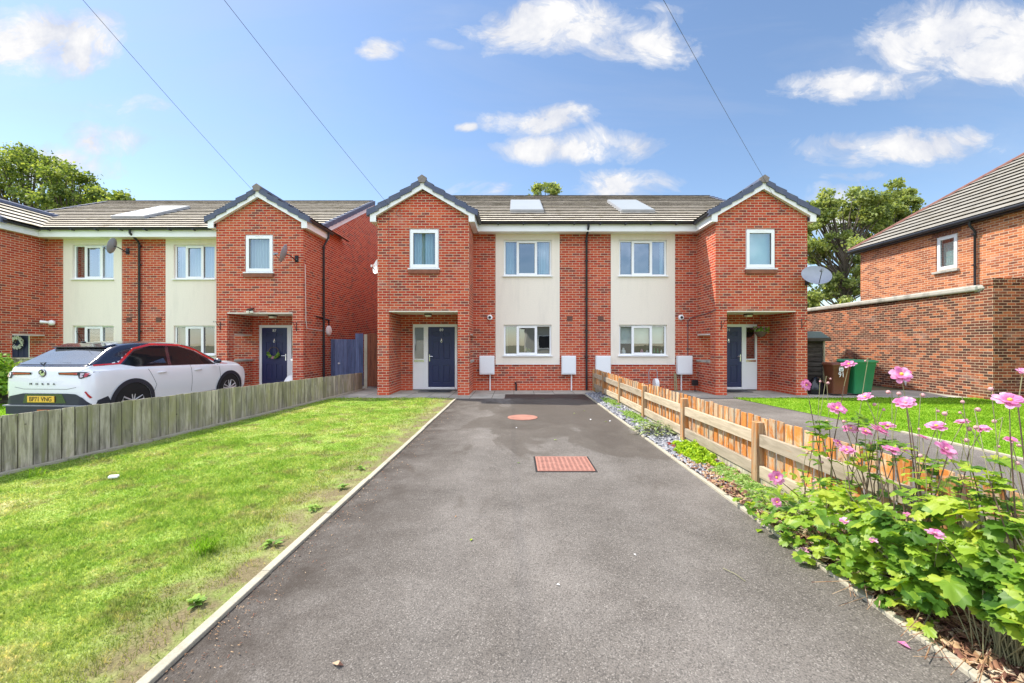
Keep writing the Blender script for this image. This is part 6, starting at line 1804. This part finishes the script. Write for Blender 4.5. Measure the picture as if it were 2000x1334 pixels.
mat_patch('red_stonecrop', 2.12, 2.30, 5.62, 6.05, 900, 0.015, 0.04, M['redstem'], 'small red stonecrop patch by the lime green cushion', 5)
def big_leaves(name, cx, cy, r, h, n, size, mt, label, seed, cat='plant'):
    rr = random.Random(seed); mb = MB()
    root = thing(name, (cx, cy, 0), label, cat)
    st = MB()
    for i in range(n):
        a = rr.uniform(0, 6.28); d_ = r*rr.random()**.6
        c = Vector((cx+d_*math.cos(a), cy+d_*math.sin(a), h*(1-0.7*(d_/r)**2)*rr.uniform(.5, 1)))
        o_ = Vector((math.cos(a), math.sin(a), rr.uniform(-.4, .5))).normalized(); s_ = o_.cross(Vector((0,0,1))).normalized(); L_ = size*rr.uniform(.7, 1.2)
        k = Vector((0, 0, L_*.25))
        pts = [c-o_*L_, c-o_*L_*.4+s_*L_*.42+k*.6, c+o_*L_*.3+s_*L_*.38+k*.5, c+o_*L_-k*.4, c+o_*L_*.3-s_*L_*.38+k*.5, c-o_*L_*.4-s_*L_*.42+k*.6, c+k*.35]
        mb.add(pts, [(0,1,6), (1,2,6), (2,3,6), (3,4,6), (4,5,6), (5,0,6)])
        if i % 4 == 0: st.tube([(cx+d_*.3*math.cos(a), cy+d_*.3*math.sin(a), 0), c-o_*L_], 0.003, 4)
    mb.build('foliage', mt, root, recalc=False); st.build('stem', M['stem_green'], root, recalc=False); return root
big_leaves('leafy_plant', 2.25, 6.75, 0.36, 0.24, 150, 0.055, M['hosta'], 'grey green variegated leafy plant beside the driveway kerb', 2)
big_leaves('seedling', 2.27, 5.72, 0.10, 0.20, 16, 0.05, M['lime'], 'small upright green seedling behind the red stonecrop', 3)
big_leaves('weed', -5.38, 5.35, 0.28, 0.05, 30, 0.035, M['bush'], 'round leaved weed at the foot of the grey fence', 8)
for k, (x, y, r) in enumerate([(-1.78, 3.05, .06), (-1.80, 3.7, .06), (-1.80, 2.35, .04), (-1.82, 4.9, .06), (-1.76, 4.25, .05)]):
    o = big_leaves('weed', x, y, r, 0.045, 14, 0.036, M['bush'], 'flat rosette weed in the lawn near the kerb', 20+k); o['group'] = 'rosette weeds along the lawn edge'
# tuft of longer grass
for (x, y, n_, lb) in ((-2.18, 2.95, 70, 'tuft of long grass near the kerb in the left lawn'), (-5.30, 4.6, 30, 'tuft of grass with seed heads below the grey fence')):
    rr = random.Random(n_); mb = MB()
    for i in range(n_):
        a = rr.uniform(0, 6.28); L_ = rr.uniform(.07, .15); bx_, by_ = x+rr.gauss(0, .03), y+rr.gauss(0, .03)
        dx, dy = math.cos(a), math.sin(a); w = .0025
        mb.add([(bx_-dy*w, by_+dx*w, 0), (bx_+dy*w, by_-dx*w, 0), (bx_+dx*L_*.4+dy*w, by_+dy*L_*.4-dx*w, L_*.75), (bx_+dx*L_*.4-dy*w, by_+dy*L_*.4+dx*w, L_*.75), (bx_+dx*L_, by_+dy*L_, L_*.7)], [(0,1,2,3), (3,2,4)])
    tag(mb.build('grass_tuft', M['blades2'], recalc=False), lb, 'grass tuft')

# ---- anemones: lobed leaves, wiry stems, double pink flowers
def leaf_outline(rr):
    pts = []
    n = 34
    for i in range(n+1):
        t = -math.pi*0.86 + 2*math.pi*0.86*i/n
        lob = 0.62 + 0.38*abs(math.cos(1.5*t))**0.7
        ser = 1 + (0.075 if i % 2 else -0.05)
        r = lob*ser*(1.08 if abs(t) < 0.7 else 0.86)
        pts.append((r*math.cos(t), r*math.sin(t)*0.95))
    return pts
OUT = [leaf_outline(random.Random(i)) for i in range(3)]
def add_leaf(V_, F_, c, fwd, nrm, size, rr):
    fwd = Vector(fwd).normalized(); nrm = Vector(nrm).normalized(); side = nrm.cross(fwd).normalized(); nrm = fwd.cross(side).normalized()
    out = OUT[0]; b = len(V_); sk = rr.uniform(.85, 1.15); cup = rr.uniform(-.22, .05); wav = rr.uniform(0, 6)
    V_.append(tuple(c))
    for f in (0.5, 1.0):
        for i, (u, v) in enumerate(out):
            r = math.hypot(u, v)*f
            fold = 0.10*abs(v)*f*2 if False else 0
            h = cup*r*r - 0.22*max(u, 0)**2*f*f + 0.05*math.sin(wav+i*1.1)*f + 0.07*abs(math.sin(1.5*math.atan2(v, u)))*f
            V_.append(tuple(Vector(c) + fwd*u*f*size + side*v*f*size*sk + nrm*h*size))
    n = len(out)
    for i in range(n-1):
        F_.append((b, b+1+i, b+2+i, b+2+i))
        F_.append((b+1+i, b+1+n+i, b+2+n+i, b+2+i))
def top_h(y):      # height of the leaf mass along the bed
    return float(np.interp(y, [1.1, 1.5, 2.0, 2.5, 3.0, 3.4, 3.9], [0.62, 0.70, 0.66, 0.52, 0.36, 0.24, 0.10]))
PL_Y = [1.25, 1.55, 1.9, 2.25, 2.6, 2.95, 3.3, 3.65]
anem = []
rr = random.Random(77)
labs = ['nearest leafy anemone at the right edge with large leaves', 'second nearest leafy anemone, large leaves over the kerb', 'third leafy anemone, tall flowering stems above the fence', 'fourth leafy anemone in the middle of the flower clump',
        'fifth leafy anemone with many stems before the orange pales', 'sixth leafy anemone from the camera, lower and yellowish', 'seventh leafy anemone with sparse leaves near the mat of stonecrop', 'farthest small anemone with yellow and red tinted leaves']
for k, y in enumerate(PL_Y):
    r = thing('anemone_plant', (2.22, y, 0), labs[k], 'flowering plant', 'pink anemones at the near end of the bed'); anem.append(r)
    V_, F_ = [], []; st = MB()
    H_ = top_h(y); nl = [105, 150, 195, 185, 150, 110, 62, 34][k]
    for i in range(nl):
        t = rr.random()
        z = 0.04+H_*(t**0.75)*rr.uniform(.75, 1.08)
        yy = y+rr.gauss(0, .17)
        spread = 0.30*(1-0.45*t)
        x = 2.20+rr.gauss(0, 1)*spread*0.72 - 0.10*(1-t) - 0.10*(y < 2.3)
        x = min(max(x, 1.80+0.05*y + (0.24 if y < 2.0 else (0.12 if y < 2.3 else 0))), 2.72)
        if y < 2.1 and x < 2.25: z = max(z, 0.27)
        if x > 2.42: z = max(z, 0.30)
        c = Vector((x, yy, z))
        out_ = Vector((x-2.28, (yy-y)*1.2, 0)); a = math.atan2(out_.y, out_.x)+rr.gauss(0, .7)
        fwd = Vector((math.cos(a), math.sin(a), rr.uniform(-.55, .15)))
        nrm = Vector((-0.25+rr.gauss(0, .35), -0.15+rr.gauss(0, .35), 1))
        size = (rr.uniform(.026, .056) if rr.random() < .84 else rr.uniform(.06, .088))*(1.12 if y < 2.3 else (0.95 if y < 3 else .75))
        add_leaf(V_, F_, c, fwd, nrm, size, rr)
        if i % 2 == 0:
            b0 = Vector((2.24+rr.gauss(0, .04), y+rr.gauss(0, .04), 0))
            st.tube([b0, b0.lerp(c, .5)+Vector((0, 0, .06)), c-fwd.normalized()*size*.2], 0.0028, 4, caps=False)
    me = fast_mesh('foliage', V_, F_, M['anemone_leaf'], r, smooth=True)
    st.build('leaf_stalks', M['stem_green'], r, recalc=False)
# flowers: (px, py, diameter px, x position, tilt towards camera)
FL = [(1658, 712, 27, 2.25, .2), (1574, 752, 24, 2.05, 1.6), (1760, 732, 43, 2.20, .9), (1690, 776, 30, 2.25, .3), (1769, 788, 40, 2.15, .5), (1634, 798, 36, 2.12, .9),
      (1662, 838, 30, 2.2, .4), (1690, 843, 26, 2.2, .6), (1716, 842, 44, 2.25, .7), (1734, 832, 30, 2.3, .3), (1635, 866, 22, 2.1, .8), (1654, 880, 30, 2.12, .4), (1741, 880, 36, 2.15, .3), (1767, 879, 18, 2.3, .3),
      (1829, 833, 38, 2.2, .2), (1803, 855, 24, 2.25, .2), (1846, 878, 46, 2.1, .8), (1880, 825, 26, 2.3, .1), (1919, 838, 30, 2.35, .1), (1972, 783, 52, 2.1, .5), (1975, 860, 24, 2.3, .2), (1998, 727, 24, 2.3, .4),
      (1516, 933, 32, 1.95, 1.1), (1517, 981, 22, 1.95, 1.0), (1772, 1005, 16, 2.05, .2), (1652, 1018, 24, 1.98, .4), (1827, 1043, 34, 1.95, .1), (1706, 1056, 18, 1.95, .2), (1570, 1075, 18, 1.95, .4), (1596, 1012, 9, 2.0, .4)]
rr = random.Random(5)
stems = {k: MB() for k in range(len(anem))}
gstems = {k: MB() for k in range(len(anem))}
for (px, py, dia, xw, tilt) in FL:
    D = xw*F/(px-VX); c = unp(px, py, D); rad = dia*D/F*0.44
    k = min(range(len(PL_Y)), key=lambda q: abs(PL_Y[q]-c.y))
    r = anem[k]
    nrm = Vector((rr.gauss(-.2, .25), -math.sin(tilt)+rr.gauss(0, .1), math.cos(tilt)*0.9+0.15)).normalized()
    a_ = nrm.cross(Vector((0.3, 0.2, 1))).normalized(); b_ = nrm.cross(a_)
    mb = MB()
    npet = 17 if dia > 20 else 9
    for p in range(npet):
        th = 2*math.pi*p/npet*(1 if p % 2 else 1.0)+rr.uniform(-.15, .15); inner = p % 2
        L_ = rad*(0.68 if inner else 1.0)*rr.uniform(.88, 1.1); wd = rad*0.27
        o_ = a_*math.cos(th)+b_*math.sin(th); s_ = nrm.cross(o_)
        lift = (0.75 if inner else 0.12)+rr.uniform(-.22, .22)
        rows = []
        for f, ww in ((0.10, .35), (0.40, .85), (0.75, 1.05), (0.95, .75), (1.03, .25)):
            h = lift*L_*f*(1-.35*f) ; hh = nrm*(h+rr.uniform(-.02, .02)*L_)
            m_ = c+o_*L_*f+hh
            rows.append([m_-s_*wd*ww+nrm*wd*.22*ww, m_, m_+s_*wd*ww+nrm*wd*.22*ww])
        vs = [q for row in rows for q in row]
        mb.add(vs, [(i*3+j, i*3+j+1, (i+1)*3+j+1, (i+1)*3+j) for i in range(4) for j in range(2)])
    fl = mb.build('flower', M['petal'], r, recalc=False, smooth=False)
    for po in fl.data.polygons: po.use_smooth = True
    if dia > 16:
        mb = MB(); mb.ball(c+nrm*rad*.14, rad*.17, 8, 5); mb.build('flower_centre', M['pollen'] if rr.random() < .65 else M['bud'], fl, smooth=True)
    # stem down into its plant
    base = Vector((2.24+rr.gauss(0, .06), PL_Y[k]+rr.gauss(0, .08), max(0.0, min(0.25, c.z-.2))))
    pb = c-nrm*rad*.1
    mid1 = Vector((pb.x*.75+base.x*.25, pb.y*.75+base.y*.25, pb.z-0.10*(c.z-base.z)-0.02)) - nrm*0.02
    mid2 = base.lerp(pb, .45)+Vector((rr.gauss(0, .02), rr.gauss(0, .02), 0))
    gstems[k].tube([pb, mid1], 0.0020, 5, caps=False)
    stems[k].tube([mid1, mid2, base], 0.0026, 5, caps=False, r1=.0042)
# extra stems with buds and small leaf whorls
BU = [(1622, 740), (1602, 745), (1690, 705), (1617, 748), (1735, 766), (1756, 769), (1802, 772), (1708, 790), (1726, 800), (1880, 785), (1832, 803), (1845, 808), (1875, 806), (1888, 860), (1893, 838), (1942, 823), (1648, 823), (1615, 822), (1577, 884), (1640, 900),
      (1606, 903), (1618, 895), (1656, 935), (1700, 866), (1795, 838), (1798, 890), (1880, 918), (1906, 835), (1950, 872), (1990, 870), (1955, 905), (1680, 905), (1610, 960), (1590, 940), (1760, 955), (1935, 760), (1910, 800), (1987, 905)]
WH = []
for (px, py) in BU:
    xw = rr.uniform(2.05, 2.35); D = xw*F/(px-VX); c = unp(px, py, D)
    k = min(range(len(PL_Y)), key=lambda q: abs(PL_Y[q]-c.y)); r = anem[k]
    mb = MB(); mb.ball(c, rr.uniform(.006, .012), 8, 6); mb.build('bud', M['bud'], r, smooth=True)
    base = Vector((2.24+rr.gauss(0, .07), PL_Y[k]+rr.gauss(0, .1), 0.2))
    knee = base.lerp(c, .72)+Vector((rr.gauss(0, .03), rr.gauss(0, .03), -.02))
    arch = c+Vector((rr.gauss(0, .02), 0, rr.uniform(.0, .025)))
    gstems[k].tube([c, arch, arch.lerp(knee, .5)+Vector((0, 0, .012)), knee], 0.0017, 5, caps=False)
    stems[k].tube([knee, base.lerp(knee, .5)+Vector((rr.gauss(0, .015), 0, 0)), base], 0.0024, 5, caps=False, r1=.004)
    WH.append((k, knee))
for k in range(len(anem)):
    if stems[k].v: stems[k].build('stem', M['stem'], anem[k], recalc=False, smooth=False)
    if gstems[k].v: gstems[k].build('flower_stalks', M['stem_green'], anem[k], recalc=False)
    V_, F_ = [], []
    for (kk, p) in WH:
        if kk != k: continue
        for q in range(9):
            a = rr.uniform(0, 6.28); add_leaf(V_, F_, p+Vector((rr.gauss(0, .03), rr.gauss(0, .03), -rr.choice([0, 0, .08, .16, .24])*rr.random())), (math.cos(a), math.sin(a), -.1), (rr.gauss(0, .2), rr.gauss(0, .2), 1), rr.uniform(.025, .05), rr)
    if V_: fast_mesh('upper_leaves', V_, F_, M['anemone_leaf'], anem[k], smooth=True)
# dry stalks and dead leaves under the nearest plants
rr = random.Random(12); mb = MB()
for i in range(170):
    y = rr.uniform(1.15, 2.5); x = rr.uniform(1.98, 2.5); a = rr.gauss(2.4, .5); L_ = rr.uniform(.08, .28)
    mb.tube([(x, y, rr.uniform(.02, .10)), (x+math.cos(a)*L_, y-math.sin(a)*L_*.6, rr.uniform(.01, .05))], rr.uniform(.0012, .003), 4, caps=False)
o = mb.build('dry_stalks', M['bark'], recalc=False); tag(o, 'dry brown stalks lying under the nearest anemones', 'dry stalks', kind='stuff')
# fallen leaves, petals and litter
LV = [(660, 1300, .03, 'bark'), (1090, 1144, .012, 'paper'), (920, 1056, .02, 'lime'), (1009, 836, .02, 'paper'), (1085, 860, .03, 'hosta'), (1154, 820, .035, 'paper'), (1183, 824, .035, 'hosta'), (1192, 823, .03, 'paper'), (1122, 808, .03, 'hosta'), (1141, 803, .03, 'hosta'),
      (1013, 905, .02, 'hosta'), (1060, 779, .05, 'hosta'), (1482, 1038, .045, 'lime'), (1640, 1135, .02, 'petal'), (1765, 1262, .03, 'petal'), (890, 1010, .015, 'bark'), (1240, 1085, .012, 'paper'), (1800, 1245, .04, 'hosta')]
for i, (px, py, s_, mt) in enumerate(LV):
    D = EYE*F/(py-VY); p = unp(px, py, D); a = rr.uniform(0, 6.28); mb = MB()
    f_ = Vector((math.cos(a), math.sin(a), 0)); g_ = Vector((-f_.y, f_.x, 0)); z_ = Vector((0, 0, .006+.2*s_))
    P_ = Vector((p.x, p.y, 0.004))
    mb.add([P_-f_*s_, P_-f_*s_*.2+g_*s_*.6+z_, P_+f_*s_+z_*.4, P_+f_*s_*.1-g_*s_*.5+z_*.8, P_+z_*.2], [(0,1,4), (1,2,4), (2,3,4), (3,0,4)])
    tag(mb.build('fallen_leaf', M[mt], recalc=False), 'small fallen leaf or petal lying on the driveway tarmac', 'leaf', 'fallen leaves on the driveway')
mb = MB(); p = unp(222, 937, EYE*F/(937-VY)); mb.obox((p.x, p.y, .035), (1, .2, 0), (-.2, 1, .2), (0, 0, 1), .045, .022, .012); tag(mb.build('paper_scrap', M['paper'], bevel=.008), 'crumpled white paper scrap lying on the left lawn', 'litter')
mb = MB(); a0, b0 = unp(1412, 1112, EYE*F/(1112-VY)), unp(1456, 1138, EYE*F/(1138-VY)); mb.tube([(a0.x, a0.y, .008), ((a0.x+b0.x)/2+.01, (a0.y+b0.y)/2, .012), (b0.x, b0.y, .008)], .0022, 5); tag(mb.build('twig', M['stem_green']), 'thin pale twig lying on the tarmac at the right', 'twig')
